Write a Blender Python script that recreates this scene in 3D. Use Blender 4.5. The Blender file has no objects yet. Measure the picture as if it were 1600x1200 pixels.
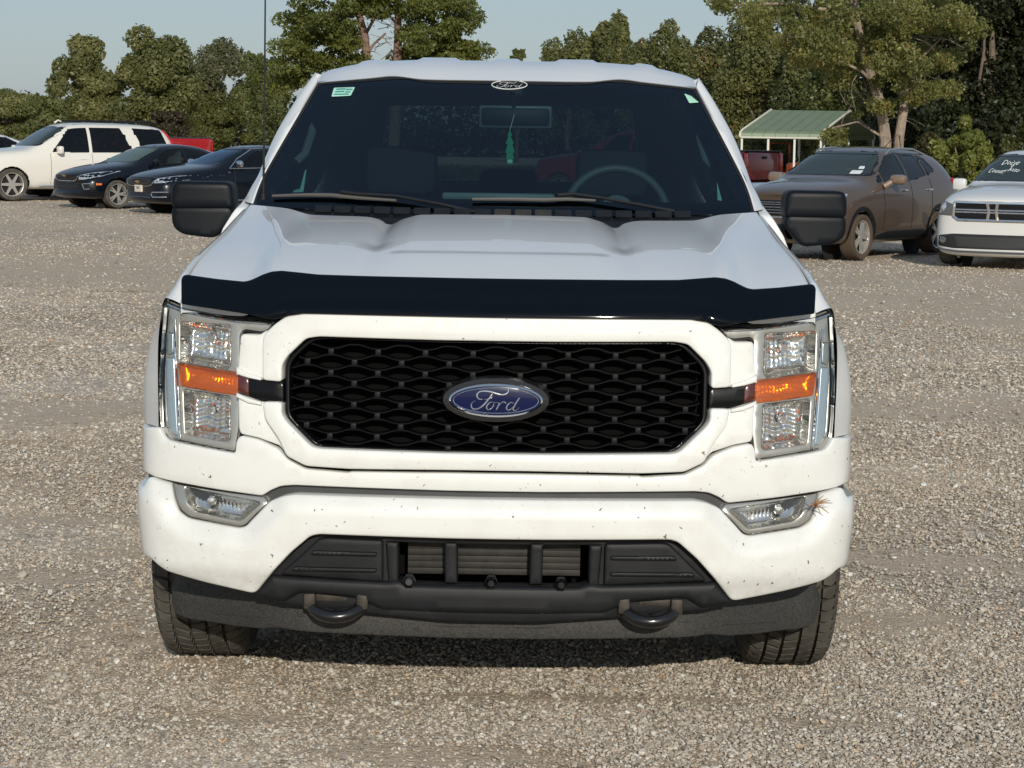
import bpy, bmesh, math, random
import numpy as np
from mathutils import Vector, Matrix, Euler
from mathutils.geometry import delaunay_2d_cdt
from mathutils.bvhtree import BVHTree
R = math.radians
rng = np.random.default_rng(7)
random.seed(7)
scene = bpy.context.scene
col = scene.collection

# ------------------------------------------------------------ camera, sky, sun, exposure
FPX = 3400.0
CAM = np.array([0.072, -6.1, 1.70])
VPX, HOR, ROLL = 815.0, 215.0, 0.85
_p = math.atan((600 - HOR) / FPX); _y = math.atan((VPX - 800) / FPX); _r = R(ROLL)
c_fwd = np.array([-math.sin(_y) * math.cos(_p), math.cos(_y) * math.cos(_p), -math.sin(_p)])
_r0 = np.cross(c_fwd, [0, 0, 1.0]); _r0 /= np.linalg.norm(_r0)
_u0 = np.cross(_r0, c_fwd)
c_right = _r0 * math.cos(_r) + _u0 * math.sin(_r)
c_up = -_r0 * math.sin(_r) + _u0 * math.cos(_r)
cam_d = bpy.data.cameras.new('camera')
cam_d.sensor_width = 36; cam_d.lens = 36 * FPX / 1600
cam_d.clip_start = 0.1; cam_d.clip_end = 3000
cam_o = bpy.data.objects.new('camera', cam_d); col.objects.link(cam_o)
cam_o.matrix_world = Matrix(((c_right[0], c_up[0], -c_fwd[0], CAM[0]), (c_right[1], c_up[1], -c_fwd[1], CAM[1]),
                             (c_right[2], c_up[2], -c_fwd[2], CAM[2]), (0, 0, 0, 1)))
scene.camera = cam_o

SUN_EL, SUN_AZ = 20.5, 7.0        # azimuth: degrees to the camera's right of the axis behind the camera
world = bpy.data.worlds.new('World'); scene.world = world
world.use_nodes = True
wn = world.node_tree.nodes; wn.clear()
sky = wn.new('ShaderNodeTexSky'); sky.sky_type = 'NISHITA'; sky.sun_disc = False
sky.sun_elevation = R(SUN_EL); sky.sun_rotation = R(180 - SUN_AZ)
sky.air_density = 1.0; sky.dust_density = 1.0; sky.ozone_density = 2.0; sky.altitude = 300
smix = wn.new('ShaderNodeMixRGB'); smix.inputs[0].default_value = .58; smix.inputs[2].default_value = (3.5, 4.4, 5.6, 1)
world.node_tree.links.new(sky.outputs[0], smix.inputs[1])
bg = wn.new('ShaderNodeBackground'); bg.inputs[1].default_value = 0.092
wo = wn.new('ShaderNodeOutputWorld')
world.node_tree.links.new(smix.outputs[0], bg.inputs[0]); world.node_tree.links.new(bg.outputs[0], wo.inputs[0])
sun_d = bpy.data.lights.new('sun', 'SUN'); sun_d.energy = 3.3; sun_d.angle = R(0.53); sun_d.color = (1.0, 0.935, 0.825)
sun_o = bpy.data.objects.new('sun', sun_d); col.objects.link(sun_o)
sd = Vector((math.sin(R(SUN_AZ)) * math.cos(R(SUN_EL)), -math.cos(R(SUN_AZ)) * math.cos(R(SUN_EL)), math.sin(R(SUN_EL))))
sun_o.rotation_euler = sd.to_track_quat('Z', 'Y').to_euler()
sun_o.location = (10, -30, 30)
scene.view_settings.view_transform = 'Standard'; scene.view_settings.look = 'None'
scene.view_settings.exposure = 0.0; scene.view_settings.gamma = 1.0
scene.view_settings.use_curve_mapping = False
scene.cycles.max_bounces = 8; scene.cycles.transparent_max_bounces = 16
scene.cycles.caustics_reflective = False; scene.cycles.caustics_refractive = False

def ray(px, py): return c_fwd + c_right * (px - 800) / FPX - c_up * (py - 600) / FPX
def at(px, py, y):
    d = ray(px, py); return CAM + d * ((y - CAM[1]) / d[1])
def ground_at(px, py):
    d = ray(px, py); return CAM + d * (-CAM[2] / d[2])

# ------------------------------------------------------------ materials
MATS = {}
def mat(name, color=(.5, .5, .5), rough=.5, metal=0.0, coat=0.0, coat_rough=.03, spec=.5, trans=0.0, ior=1.45,
        noise=0.0, nscale=20.0, bump=0.0, bscale=200.0, bdist=.002, emit=None):
    if name in MATS: return MATS[name]
    m = bpy.data.materials.new(name); m.use_nodes = True
    nt = m.node_tree; b = nt.nodes['Principled BSDF']
    b.inputs['Base Color'].default_value = (*color, 1); b.inputs['Roughness'].default_value = rough
    b.inputs['Metallic'].default_value = metal; b.inputs['Coat Weight'].default_value = coat
    b.inputs['Coat Roughness'].default_value = coat_rough; b.inputs['Specular IOR Level'].default_value = spec
    b.inputs['Transmission Weight'].default_value = trans; b.inputs['IOR'].default_value = ior
    if noise or bump:
        tc = nt.nodes.new('ShaderNodeTexCoord')
    if noise:
        n = nt.nodes.new('ShaderNodeTexNoise'); n.inputs['Scale'].default_value = nscale; n.inputs['Detail'].default_value = 6
        nt.links.new(tc.outputs['Object'], n.inputs['Vector'])
        mx = nt.nodes.new('ShaderNodeMapRange'); mx.inputs[1].default_value = .3; mx.inputs[2].default_value = .7
        mx.inputs[3].default_value = 1 - noise; mx.inputs[4].default_value = 1 + noise
        nt.links.new(n.outputs[0], mx.inputs[0])
        v = nt.nodes.new('ShaderNodeVectorMath'); v.operation = 'SCALE'; v.inputs[0].default_value = color
        nt.links.new(mx.outputs[0], v.inputs['Scale']); nt.links.new(v.outputs[0], b.inputs['Base Color'])
    if bump:
        n2 = nt.nodes.new('ShaderNodeTexNoise'); n2.inputs['Scale'].default_value = bscale; n2.inputs['Detail'].default_value = 4
        nt.links.new(tc.outputs['Object'], n2.inputs['Vector'])
        bp = nt.nodes.new('ShaderNodeBump'); bp.inputs['Strength'].default_value = bump; bp.inputs['Distance'].default_value = bdist
        nt.links.new(n2.outputs[0], bp.inputs['Height']); nt.links.new(bp.outputs[0], b.inputs['Normal'])
    MATS[name] = m
    return m

def glass_mat(name, tint, rough=0.0, body=None, gloss=(1, 1, 1)):
    """thin tinted pane: Fresnel-weighted mirror reflection over tinted transparency"""
    m = bpy.data.materials.new(name); m.use_nodes = True; nt = m.node_tree; nt.nodes.clear()
    out = nt.nodes.new('ShaderNodeOutputMaterial'); t = nt.nodes.new('ShaderNodeBsdfTransparent')
    g = nt.nodes.new('ShaderNodeBsdfGlossy'); g.inputs['Roughness'].default_value = rough; g.inputs['Color'].default_value = (*gloss, 1)
    t.inputs['Color'].default_value = (*tint, 1)
    fr = nt.nodes.new('ShaderNodeFresnel'); fr.inputs['IOR'].default_value = 1.5
    mx = nt.nodes.new('ShaderNodeMixShader')
    nt.links.new(fr.outputs[0], mx.inputs[0]); nt.links.new(t.outputs[0], mx.inputs[1]); nt.links.new(g.outputs[0], mx.inputs[2])
    last = mx
    if body:
        d = nt.nodes.new('ShaderNodeBsdfDiffuse'); d.inputs['Color'].default_value = (*body[1], 1)
        m2 = nt.nodes.new('ShaderNodeMixShader'); m2.inputs[0].default_value = body[0]
        nt.links.new(mx.outputs[0], m2.inputs[1]); nt.links.new(d.outputs[0], m2.inputs[2]); last = m2
    nt.links.new(last.outputs[0], out.inputs['Surface'])
    MATS[name] = m
    return m

def white_speckled(name, dens=1.6):
    """white car paint with dead-fly specks and a faint film of dust, clear-coated"""
    m = mat(name, (.72, .73, .705), rough=.42, coat=.9, coat_rough=.04)
    nt = m.node_tree; b = nt.nodes['Principled BSDF']
    tc = nt.nodes.new('ShaderNodeTexCoord')
    def specks(scale, thr, seed):
        mp = nt.nodes.new('ShaderNodeMapping'); mp.inputs['Location'].default_value = (seed, seed * 2.1, seed * .7)
        nt.links.new(tc.outputs['Object'], mp.inputs['Vector'])
        nz = nt.nodes.new('ShaderNodeTexNoise'); nz.inputs['Scale'].default_value = scale * 2.2
        nt.links.new(mp.outputs[0], nz.inputs['Vector'])
        add = nt.nodes.new('ShaderNodeMixRGB'); add.blend_type = 'ADD'; add.inputs[0].default_value = .02
        nt.links.new(mp.outputs[0], add.inputs[1]); nt.links.new(nz.outputs['Color'], add.inputs[2])
        v = nt.nodes.new('ShaderNodeTexVoronoi'); v.inputs['Scale'].default_value = scale
        nt.links.new(add.outputs[0], v.inputs['Vector'])
        sep = nt.nodes.new('ShaderNodeSeparateColor'); nt.links.new(v.outputs['Color'], sep.inputs[0])
        # radius depends on the cell: most cells have none
        mr = nt.nodes.new('ShaderNodeMapRange'); mr.inputs[1].default_value = thr; mr.inputs[2].default_value = 1.0
        mr.inputs[3].default_value = 0.0; mr.inputs[4].default_value = .19
        nt.links.new(sep.outputs[0], mr.inputs[0])
        lt = nt.nodes.new('ShaderNodeMath'); lt.operation = 'LESS_THAN'
        nt.links.new(v.outputs['Distance'], lt.inputs[0]); nt.links.new(mr.outputs[0], lt.inputs[1])
        return lt
    a = specks(48, 1 - .22 * dens, 3.0); c = specks(110, 1 - .13 * dens, 11.0)
    # specks come in drifts
    big = nt.nodes.new('ShaderNodeTexNoise'); big.inputs['Scale'].default_value = 5.5
    nt.links.new(tc.outputs['Object'], big.inputs['Vector'])
    br = nt.nodes.new('ShaderNodeMapRange'); br.inputs[1].default_value = .35; br.inputs[2].default_value = .43
    nt.links.new(big.outputs[0], br.inputs[0])
    mx = nt.nodes.new('ShaderNodeMath'); mx.operation = 'MAXIMUM'
    nt.links.new(a.outputs[0], mx.inputs[0]); nt.links.new(c.outputs[0], mx.inputs[1])
    mu = nt.nodes.new('ShaderNodeMath'); mu.operation = 'MULTIPLY'
    nt.links.new(mx.outputs[0], mu.inputs[0]); nt.links.new(br.outputs[0], mu.inputs[1])
    film = nt.nodes.new('ShaderNodeTexNoise'); film.inputs['Scale'].default_value = 9; film.inputs['Detail'].default_value = 5
    nt.links.new(tc.outputs['Object'], film.inputs['Vector'])
    fr = nt.nodes.new('ShaderNodeMixRGB'); fr.inputs[1].default_value = (.72, .73, .705, 1); fr.inputs[2].default_value = (.63, .62, .575, 1)
    fm = nt.nodes.new('ShaderNodeMapRange'); fm.inputs[1].default_value = .45; fm.inputs[2].default_value = .8; fm.inputs[4].default_value = .6
    nt.links.new(film.outputs[0], fm.inputs[0]); nt.links.new(fm.outputs[0], fr.inputs[0])
    # road dust gathers low on the bumper
    sx_ = nt.nodes.new('ShaderNodeSeparateXYZ'); nt.links.new(tc.outputs['Object'], sx_.inputs[0])
    lo = nt.nodes.new('ShaderNodeMapRange'); lo.inputs[1].default_value = .60; lo.inputs[2].default_value = .36; lo.inputs[3].default_value = 0; lo.inputs[4].default_value = .40
    nt.links.new(sx_.outputs[2], lo.inputs[0]); f2 = nt.nodes.new('ShaderNodeTexNoise'); f2.inputs['Scale'].default_value = 38; f2.inputs['Detail'].default_value = 7; f2.inputs['Roughness'].default_value = .7
    nt.links.new(tc.outputs['Object'], f2.inputs['Vector']); fm2 = nt.nodes.new('ShaderNodeMapRange'); fm2.inputs[1].default_value = .42; fm2.inputs[2].default_value = .75
    nt.links.new(f2.outputs[0], fm2.inputs[0]); mm = nt.nodes.new('ShaderNodeMath'); mm.operation = 'MULTIPLY'; nt.links.new(lo.outputs[0], mm.inputs[0]); nt.links.new(fm2.outputs[0], mm.inputs[1])
    fr0 = fr; fr = nt.nodes.new('ShaderNodeMixRGB'); fr.inputs[2].default_value = (.42, .37, .29, 1); nt.links.new(fr0.outputs[0], fr.inputs[1]); nt.links.new(mm.outputs[0], fr.inputs[0])
    dk = nt.nodes.new('ShaderNodeMixRGB'); dk.inputs[2].default_value = (.12, .085, .05, 1)
    nt.links.new(fr.outputs[0], dk.inputs[1]); nt.links.new(mu.outputs[0], dk.inputs[0])
    nt.links.new(dk.outputs[0], b.inputs['Base Color'])
    return m

M_WHITE = mat('white_paint', (.72, .735, .735), rough=.4, coat=1.0, coat_rough=.02)
M_WFRONT = white_speckled('white_paint_front')
M_GTAB = mat('grille_tab_black', (.007, .0075, .009), rough=.5, spec=.2)
M_GBAR = mat('grille_bar_black', (.0035, .004, .005), rough=.22, spec=.28)
M_GLOSS = mat('gloss_black', (.006, .007, .010), rough=.12, coat=1.0, spec=.6)
M_DEFL = mat('smoked_acrylic', (.0015, .003, .006), rough=.04, spec=.26)
M_PLAST = mat('black_plastic', (.010, .011, .0125), rough=.5, spec=.3, noise=.25, nscale=14, bump=.3, bscale=700, bdist=.0006)
M_PLAST2 = mat('dark_grey_plastic', (.045, .047, .050), rough=.45, noise=.2, nscale=9, bump=.25, bscale=500, bdist=.0006)
M_MIRROR_CAP = mat('mirror_plastic', (.004, .006, .009), rough=.45, spec=.22, bump=.25, bscale=900, bdist=.0004)
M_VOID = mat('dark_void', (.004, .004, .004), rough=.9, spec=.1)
M_CHROME = mat('chrome', (.86, .87, .88), rough=.05, metal=1.0)
M_REFL = mat('headlight_reflector', (.86, .84, .79), rough=.10, metal=.93)
M_BEZEL = mat('satin_silver', (.50, .49, .46), rough=.25, metal=.5)
M_REFL2 = mat('fog_reflector', (.86, .85, .81), rough=.12, metal=.9)
M_AMBREF = mat('amber_reflector', (.90, .86, .78), rough=.25, metal=.55)
M_AMBGL = glass_mat('amber_tint', (.95, .42, .02))
M_CLEAR = glass_mat('clear_lens', (.93, .94, .94))
M_AMBER = mat('amber_lens', (.52, .13, .004), rough=.12, coat=1.0, spec=.6)
M_SKYSTRIP = mat('sky_reflection_strip', (.36, .44, .50), rough=.12, metal=.2, coat=1)  # sky reflected in the chrome side strip, put into a blue-grey colour
M_RUBBER = mat('rubber_trim', (.010, .010, .011), rough=.55)
M_DIRTY = mat('dusty_plastic', (.040, .039, .036), rough=.7, noise=.5, nscale=160, bump=.5, bscale=300, bdist=.001)
M_TYRE = mat('tyre_rubber', (.085, .078, .066), rough=.9, noise=.35, nscale=12, spec=.2)
M_WSHIELD = glass_mat('windshield_glass', (.34, .48, .52), gloss=(.62, .80, 1.0))  # bluish mirror colour puts a blue sky reflection into the glass
M_SGLASS = glass_mat('side_glass', (.10, .12, .12))
M_SGLASS3 = glass_mat('privacy_glass', (.13, .16, .16))
M_SGLASS2 = glass_mat('clear_side_glass', (.45, .55, .52))
M_INT = mat('cabin_fabric', (.010, .011, .012), rough=.8)
M_DASH = mat('dash_vinyl', (.030, .034, .036), rough=.6, bump=.2, bscale=400)
M_STEEL = mat('rusty_steel', (.050, .042, .034), rough=.6, metal=.4, noise=.4, nscale=40)
M_HOOK = mat('black_hook_paint', (.008, .008, .009), rough=.25, coat=.5)
M_SLAT = mat('shutter_grey', (.026, .024, .021), rough=.6, noise=.3, nscale=30)
M_ALLOY = mat('alloy_wheel', (.50, .48, .45), rough=.3, metal=.45, coat=.5)
M_ALLOYD = mat('dark_alloy', (.12, .12, .13), rough=.35, metal=.8)
M_GREEN = mat('green_card', (.02, .33, .17), rough=.6)
M_STICK = mat('pale_green_sticker', (.40, .72, .55), rough=.5)
M_WPRINT = mat('white_print', (.75, .78, .76), rough=.5)
M_BLUE = mat('emblem_blue', (.004, .009, .055), rough=.18, spec=.3, coat=.2)
M_RED = mat('red_paint', (.50, .012, .018), rough=.35, coat=1.0)
M_REDLAMP = mat('red_lamp', (.45, .01, .012), rough=.15, coat=1.0)
M_GOLD = mat('gold_badge', (.75, .52, .25), rough=.25, metal=1.0)
M_UNDER = mat('underbody', (.012, .012, .012), rough=.8)

# ------------------------------------------------------------ object helpers
def mesh_obj(name, verts, faces, material, parent=None, smooth=True, angle=38):
    me = bpy.data.meshes.new(name)
    me.from_pydata([tuple(map(float, v)) for v in verts], [], [tuple(int(i) for i in f) for f in faces])
    me.validate(); me.update()
    if smooth:
        me.shade_smooth(); me.set_sharp_from_angle(angle=R(angle))
    if material: me.materials.append(material)
    o = bpy.data.objects.new(name, me); col.objects.link(o)
    if parent is not None: o.parent = parent
    return o
def thing(name, label, cat, loc=(0, 0, 0), rz=0.0, group=None):
    o = bpy.data.objects.new(name, None); col.objects.link(o)
    o.empty_display_size = .3
    o.location = loc; o.rotation_euler = (0, 0, rz); o['label'] = label; o['category'] = cat
    if group: o['group'] = group
    return o
def tag(o, label, cat, group=None, kind=None):
    if label: o['label'] = label
    if cat: o['category'] = cat
    if group: o['group'] = group
    if kind: o['kind'] = kind
    return o

class MB:
    """collects shapes into one mesh"""
    def __init__(s): s.v = []; s.f = []
    def add(s, vs, fs):
        n = len(s.v); s.v += [tuple(map(float, p)) for p in vs]; s.f += [tuple(int(i) + n for i in f) for f in fs]; return s
    def box(s, c, d, rot=None, bev=0.0):
        hx, hy, hz = d[0] / 2, d[1] / 2, d[2] / 2
        if bev > 0:
            b = min(bev, hx * .9, hy * .9, hz * .9); P = []
            bm = bmesh.new(); bmesh.ops.create_cube(bm, size=1.0)
            for v in bm.verts: v.co = Vector((v.co.x * d[0], v.co.y * d[1], v.co.z * d[2]))
            bmesh.ops.bevel(bm, geom=list(bm.edges), offset=b, segments=2, affect='EDGES', profile=.5)
            vs = [v.co.copy() for v in bm.verts]; bm.verts.index_update(); fs = [[v.index for v in f.verts] for f in bm.faces]; bm.free()
        else:
            vs = [Vector((x, y, z)) for x in (-hx, hx) for y in (-hy, hy) for z in (-hz, hz)]
            fs = [(0, 1, 3, 2), (4, 6, 7, 5), (0, 4, 5, 1), (2, 3, 7, 6), (0, 2, 6, 4), (1, 5, 7, 3)]
        if rot is not None: vs = [rot @ v for v in vs]
        c = Vector(c); return s.add([v + c for v in vs], fs)
    def tube(s, pts, rad, n=8, caps=True, squash=None):
        pts = [Vector(p) for p in pts]; rads = rad if hasattr(rad, '__len__') else [rad] * len(pts)
        vs = []; fs = []; up = None
        for i, p in enumerate(pts):
            d = (pts[min(i + 1, len(pts) - 1)] - pts[max(i - 1, 0)]).normalized()
            if up is None: up = Vector((0, 0, 1)) if abs(d.z) < .9 else Vector((1, 0, 0))
            a = d.cross(up).normalized(); b = a.cross(d).normalized(); up = b
            for k in range(n):
                t = 2 * math.pi * k / n; q = 1.0 if squash is None else squash
                vs.append(p + a * math.cos(t) * rads[i] + b * math.sin(t) * rads[i] * q)
        for i in range(len(pts) - 1):
            for k in range(n): fs.append((i * n + k, i * n + (k + 1) % n, (i + 1) * n + (k + 1) % n, (i + 1) * n + k))
        if caps: fs += [tuple(range(n))[::-1], tuple(range((len(pts) - 1) * n, len(pts) * n))]
        return s.add(vs, fs)
    def lathe(s, prof, axis='x', c=(0, 0, 0), n=32, close=False):
        """prof: (along axis, radius)"""
        vs = []; m = len(prof); c = Vector(c)
        for k in range(n):
            t = 2 * math.pi * k / n
            for a, r in prof:
                p = {'x': (a, r * math.cos(t), r * math.sin(t)), 'y': (r * math.cos(t), a, r * math.sin(t)), 'z': (r * math.cos(t), r * math.sin(t), a)}[axis]
                vs.append(c + Vector(p))
        fs = []
        for k in range(n):
            k2 = (k + 1) % n
            for i in range(m - 1): fs.append((k * m + i, k2 * m + i, k2 * m + i + 1, k * m + i + 1))
        return s.add(vs, fs)
    def grid(s, P):
        """P: rows x cols x 3"""
        r, c = len(P), len(P[0]); vs = [p for row in P for p in row]
        return s.add(vs, [(i * c + j, i * c + j + 1, (i + 1) * c + j + 1, (i + 1) * c + j) for i in range(r - 1) for j in range(c - 1)])
    def build(s, name, material, parent=None, smooth=True, angle=38):
        return mesh_obj(name, s.v, s.f, material, parent, smooth, angle)

# ------------------------------------------------------------ panel machinery
def round_poly(poly, rad=.02, n=4, closed=True):
    poly = [np.array(p, float) for p in poly]; out = []; N = len(poly)
    for i, p in enumerate(poly):
        if not closed and i in (0, N - 1): out.append(p); continue
        a, b = poly[i - 1], poly[(i + 1) % N]; la, lb = np.linalg.norm(a - p), np.linalg.norm(b - p)
        if la < 1e-6 or lb < 1e-6: continue
        ra, rb = min(rad, la * .48), min(rad, lb * .48)
        s, e = p + (a - p) / la * ra, p + (b - p) / lb * rb
        for k in range(n + 1):
            t = k / n; out.append((1 - t) ** 2 * s + 2 * t * (1 - t) * p + t * t * e)
    return np.array(out)
def densify(poly, sp):
    out = []; N = len(poly)
    for i in range(N):
        a, b = poly[i], poly[(i + 1) % N]; L = np.linalg.norm(b - a)
        if L < 1e-5: continue
        k = max(1, int(math.ceil(L / sp)))
        for j in range(k): out.append(a + (b - a) * j / k)
    return np.array(out)
def inside(pts, poly):
    x, y = pts[:, 0], pts[:, 1]; r = np.zeros(len(pts), bool); n = len(poly)
    for i in range(n):
        (x1, y1), (x2, y2) = poly[i], poly[(i + 1) % n]
        if y1 == y2: continue
        c = ((y1 > y) != (y2 > y)) & (x < (x2 - x1) * (y - y1) / (y2 - y1) + x1); r ^= c
    return r
def dist_poly(pts, poly):
    a = np.asarray(poly); b = np.roll(a, -1, 0); d = b - a; L = (d ** 2).sum(1); L[L == 0] = 1e-12
    best = np.full(len(pts), 1e9)
    for s in range(0, len(a), 64):
        A, D, LL = a[s:s + 64], d[s:s + 64], L[s:s + 64]
        ap = pts[:, None, :] - A[None]; t = np.clip((ap * D[None]).sum(2) / LL[None], 0, 1)
        q = ap - D[None] * t[..., None]; best = np.minimum(best, np.sqrt((q ** 2).sum(2)).min(1))
    return best
def cdt(outline, holes, sp, edge_sp, insets):
    loops = [densify(np.array(outline), edge_sp)] + [densify(np.array(h), edge_sp) for h in holes]
    pts = np.concatenate(loops); edges = []; o = 0
    for L in loops: edges += [(o + i, o + (i + 1) % len(L)) for i in range(len(L))]; o += len(L)
    extra = []
    for L in loops:
        d = np.roll(L, -1, 0) - np.roll(L, 1, 0); nrm = np.stack([-d[:, 1], d[:, 0]], 1)
        nrm /= np.maximum(np.linalg.norm(nrm, axis=1), 1e-9)[:, None]
        for r in insets: extra += [L + nrm * r, L - nrm * r]
    lo, hi = pts.min(0), pts.max(0)
    gx, gy = np.meshgrid(np.arange(lo[0], hi[0], sp), np.arange(lo[1], hi[1], sp * .87))
    gx = gx + (np.arange(gx.shape[0]) % 2)[:, None] * sp / 2
    g = np.stack([gx.ravel(), gy.ravel()], 1)
    def ok(P, dmin):
        m = inside(P, loops[0])
        for h in loops[1:]: m &= ~inside(P, h)
        P = P[m]
        if len(P) == 0: return P
        d = np.min([dist_poly(P, L) for L in loops], axis=0); return P[d > dmin]
    allp = [pts]
    if extra:
        r0 = min(insets); allp.append(ok(np.concatenate(extra), r0 * .8))
    mx = (max(insets) if insets else 0) + edge_sp * .5
    g = ok(g, mx)
    if len(g): allp.append(g)
    P = np.concatenate([a for a in allp if len(a)])
    vv, ee, ff, ov, _, _ = delaunay_2d_cdt([Vector(p) for p in P], edges, [], 0, 1e-6)
    V = np.array([tuple(v) for v in vv]); F = np.array([tuple(f) for f in ff if len(f) == 3])
    cen = V[F].mean(1); m = inside(cen, loops[0])
    for h in loops[1:]: m &= ~inside(cen, h)
    F = F[m]
    D = np.min([dist_poly(V, L) for L in loops], axis=0)
    return V, F, D
def panel_mesh(outline, surf, holes=(), off=0.0, r=.006, thick=.02, sp=.035, esp=.014, dfun=None):
    V, F, D = cdt(outline, holes, sp, esp, [r * .25, r] if r > 0 else [])
    o = np.full(len(V), float(off))
    if r > 0:
        dd = np.clip(D, 0, r); o += r - np.sqrt(np.maximum(r * r - (r - dd) ** 2, 0))
    if dfun is not None: o += dfun(V, D)
    P = surf(V[:, 0], V[:, 1], o)
    faces = [tuple(f) for f in F]
    # orient triangles so the front faces away from the inside
    a, b, c = P[F[:, 0]], P[F[:, 1]], P[F[:, 2]]
    nrm = np.cross(b - a, c - a); Pi = surf(V[:, 0], V[:, 1], o + .01)
    inward = (Pi - P)[F[:, 0]]
    flip = (nrm * inward).sum(1) > 0
    F = F.copy(); F[flip] = F[flip][:, ::-1]
    faces = [tuple(f) for f in F]
    if thick > 0:
        cnt = {}
        for f in F:
            for i in range(3):
                e = (f[i], f[(i + 1) % 3]); cnt[e] = cnt.get(e, 0) + 1
        be = [e for e in cnt if (e[1], e[0]) not in cnt]
        idx = {}; Pb = []
        B = surf(V[:, 0], V[:, 1], o + thick)
        for e in be:
            for v in e:
                if v not in idx: idx[v] = len(P) + len(Pb); Pb.append(B[v])
        faces += [(e[1], e[0], idx[e[0]], idx[e[1]]) for e in be]
        P = np.concatenate([P, np.array(Pb)]) if Pb else P
    return P, faces
def panel(name, outline, surf, material, parent, **k):
    P, F = panel_mesh(outline, surf, **k)
    return mesh_obj(name, P, F, material, parent, angle=50)

def smooth01(x, a, b):
    t = np.clip((np.asarray(x, float) - a) / (b - a), 0, 1); return t * t * (3 - 2 * t)
def crv(xs, ys):
    """monotone smooth interpolation through points"""
    xs, ys = np.array(xs, float), np.array(ys, float)
    h = np.diff(xs); dl = np.diff(ys) / h; m = np.zeros(len(xs)); m[1:-1] = np.where(dl[:-1] * dl[1:] > 0, 2 * dl[:-1] * dl[1:] / (dl[:-1] + dl[1:] + 1e-12), 0)
    m[0], m[-1] = dl[0], dl[-1]
    def f(x):
        x = np.clip(np.asarray(x, float), xs[0], xs[-1]); i = np.clip(np.searchsorted(xs, x) - 1, 0, len(h) - 1)
        t = (x - xs[i]) / h[i]
        return ((1 + 2 * t) * (1 - t) ** 2 * ys[i] + t * (1 - t) ** 2 * h[i] * m[i] + t * t * (3 - 2 * t) * ys[i + 1] + t * t * (t - 1) * h[i] * m[i + 1])
    return f

# ============================================================ THE WHITE PICKUP
truck = thing('pickup_truck', 'large white pickup truck with black mesh grille and black bug deflector, head-on in front', 'pickup truck')
# plan curve of the nose (x outwards, y back), arc length u
_px = [0, .30, .55, .74, .86, .94, 1.00, 1.035, 1.05, 1.053]; _py = [0, .006, .022, .048, .076, .104, .138, .184, .265, .56]
_t = np.linspace(0, 1, len(_px)); _tt = np.linspace(0, 1, 900)
_fx, _fy = crv(_t, _px), crv(_t, _py)
_X, _Y = _fx(_tt), _fy(_tt); _U = np.concatenate([[0], np.cumsum(np.hypot(np.diff(_X), np.diff(_Y)))])
_TA = np.unwrap(np.arctan2(np.gradient(_Y, _U), np.gradient(_X, _U)))
UMAX = float(_U[-1])
class Wrap:
    def __init__(s, f, g=lambda z: z * 0.0, extra=None, h=lambda u: u * 0.0): s.f = f; s.g = g; s.extra = extra; s.h = h
    def __call__(s, u, z, off):
        u = np.asarray(u, float); z = np.asarray(z, float); a = np.abs(u); sg = np.where(u < 0, -1.0, 1.0)
        o = off + (s.extra(a, z) if s.extra else 0.0)
        X = np.interp(a, _U, _X) * (1 + s.g(z)); Y = np.interp(a, _U, _Y) + s.f(z) + s.h(a); T = np.interp(a, _U, _TA)
        return np.stack([sg * (X - np.sin(T) * o), Y + np.cos(T) * o, z + 0 * X], 1)
    def T(s, px, py):
        """photo pixel on the left half -> (u, z) on this surface"""
        d = ray(px, py); u = np.linspace(0, UMAX, 1500)
        X = np.interp(u, _U, _X); Y = np.interp(u, _U, _Y) + s.h(u); z = np.full_like(u, .8)
        for _ in range(6):
            y = Y + s.f(z); t = (y - CAM[1]) / d[1]; z = CAM[2] + d[2] * t
        res = (CAM[0] + d[0] * t) + X * (1 + s.g(z)) - .003
        i = np.where(np.diff(np.sign(res)) != 0)[0]
        k = i[0] if len(i) else int(np.argmin(np.abs(res)))
        return (float(u[k]), float(z[k]))
    def pts(s, L): return [p[1:] if p[0] == 'w' else s.T(*p) for p in L]
def full(half):
    return [(-u, z) for u, z in half] + [(u, z) for u, z in half[::-1]]
def side(half, sg): return [(sg * u, z) for u, z in half]
class SY:
    """surface y = S(x, z)"""
    def __init__(s, S): s.S = S
    def __call__(s, x, z, off): x = np.asarray(x, float); z = np.asarray(z, float); return np.stack([x, s.S(x, z) + off, z], 1)
    def T(s, px, py):
        d = ray(px, py); y = 0.5
        for _ in range(40):
            t = (y - CAM[1]) / d[1]; p = CAM + d * t; y = .5 * y + .5 * float(s.S(p[0], p[2]))
        return (p[0], p[2])

# ---- grille surround ---------------------------------------------------------
fr = Wrap(lambda z: .030 + .11 * np.maximum(z - .80, 0))
oct_half = round_poly(full([fr.T(*p) for p in [(690, 532), (500, 526), (479, 529), (450.5, 556), (441.5, 571), (441.5, 648), (450, 660), (488, 698), (502, 701), (690, 708)]]), .02)
top_half = [fr.T(*p) for p in [(720, 494), (475, 489), (449, 494), (431, 506), (416, 520), (411, 530), (411, 594), (441.5, 597), (441.5, 571), (450.5, 556), (479, 529), (500, 526), (690, 532)]]
bot_half = [fr.T(*p) for p in [(690, 708), (502, 701), (488, 698), (450, 660), (441.5, 648), (441.5, 628), (411, 628), (415, 655), (436, 686), (449, 713), (479, 728.5), (545, 733), (720, 735)]]
def fr_crease(V, D):      # soft step running round the frame
    return .006 * smooth01(D, .030, .036) * 0 + .0
frame_top = round_poly(full(top_half), .012)
frame_bot = round_poly(full(bot_half), .012)
surround = panel('grille_surround', frame_top, fr, M_WFRONT, truck, r=.0055, thick=.055, sp=.03, esp=.012)
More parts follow.
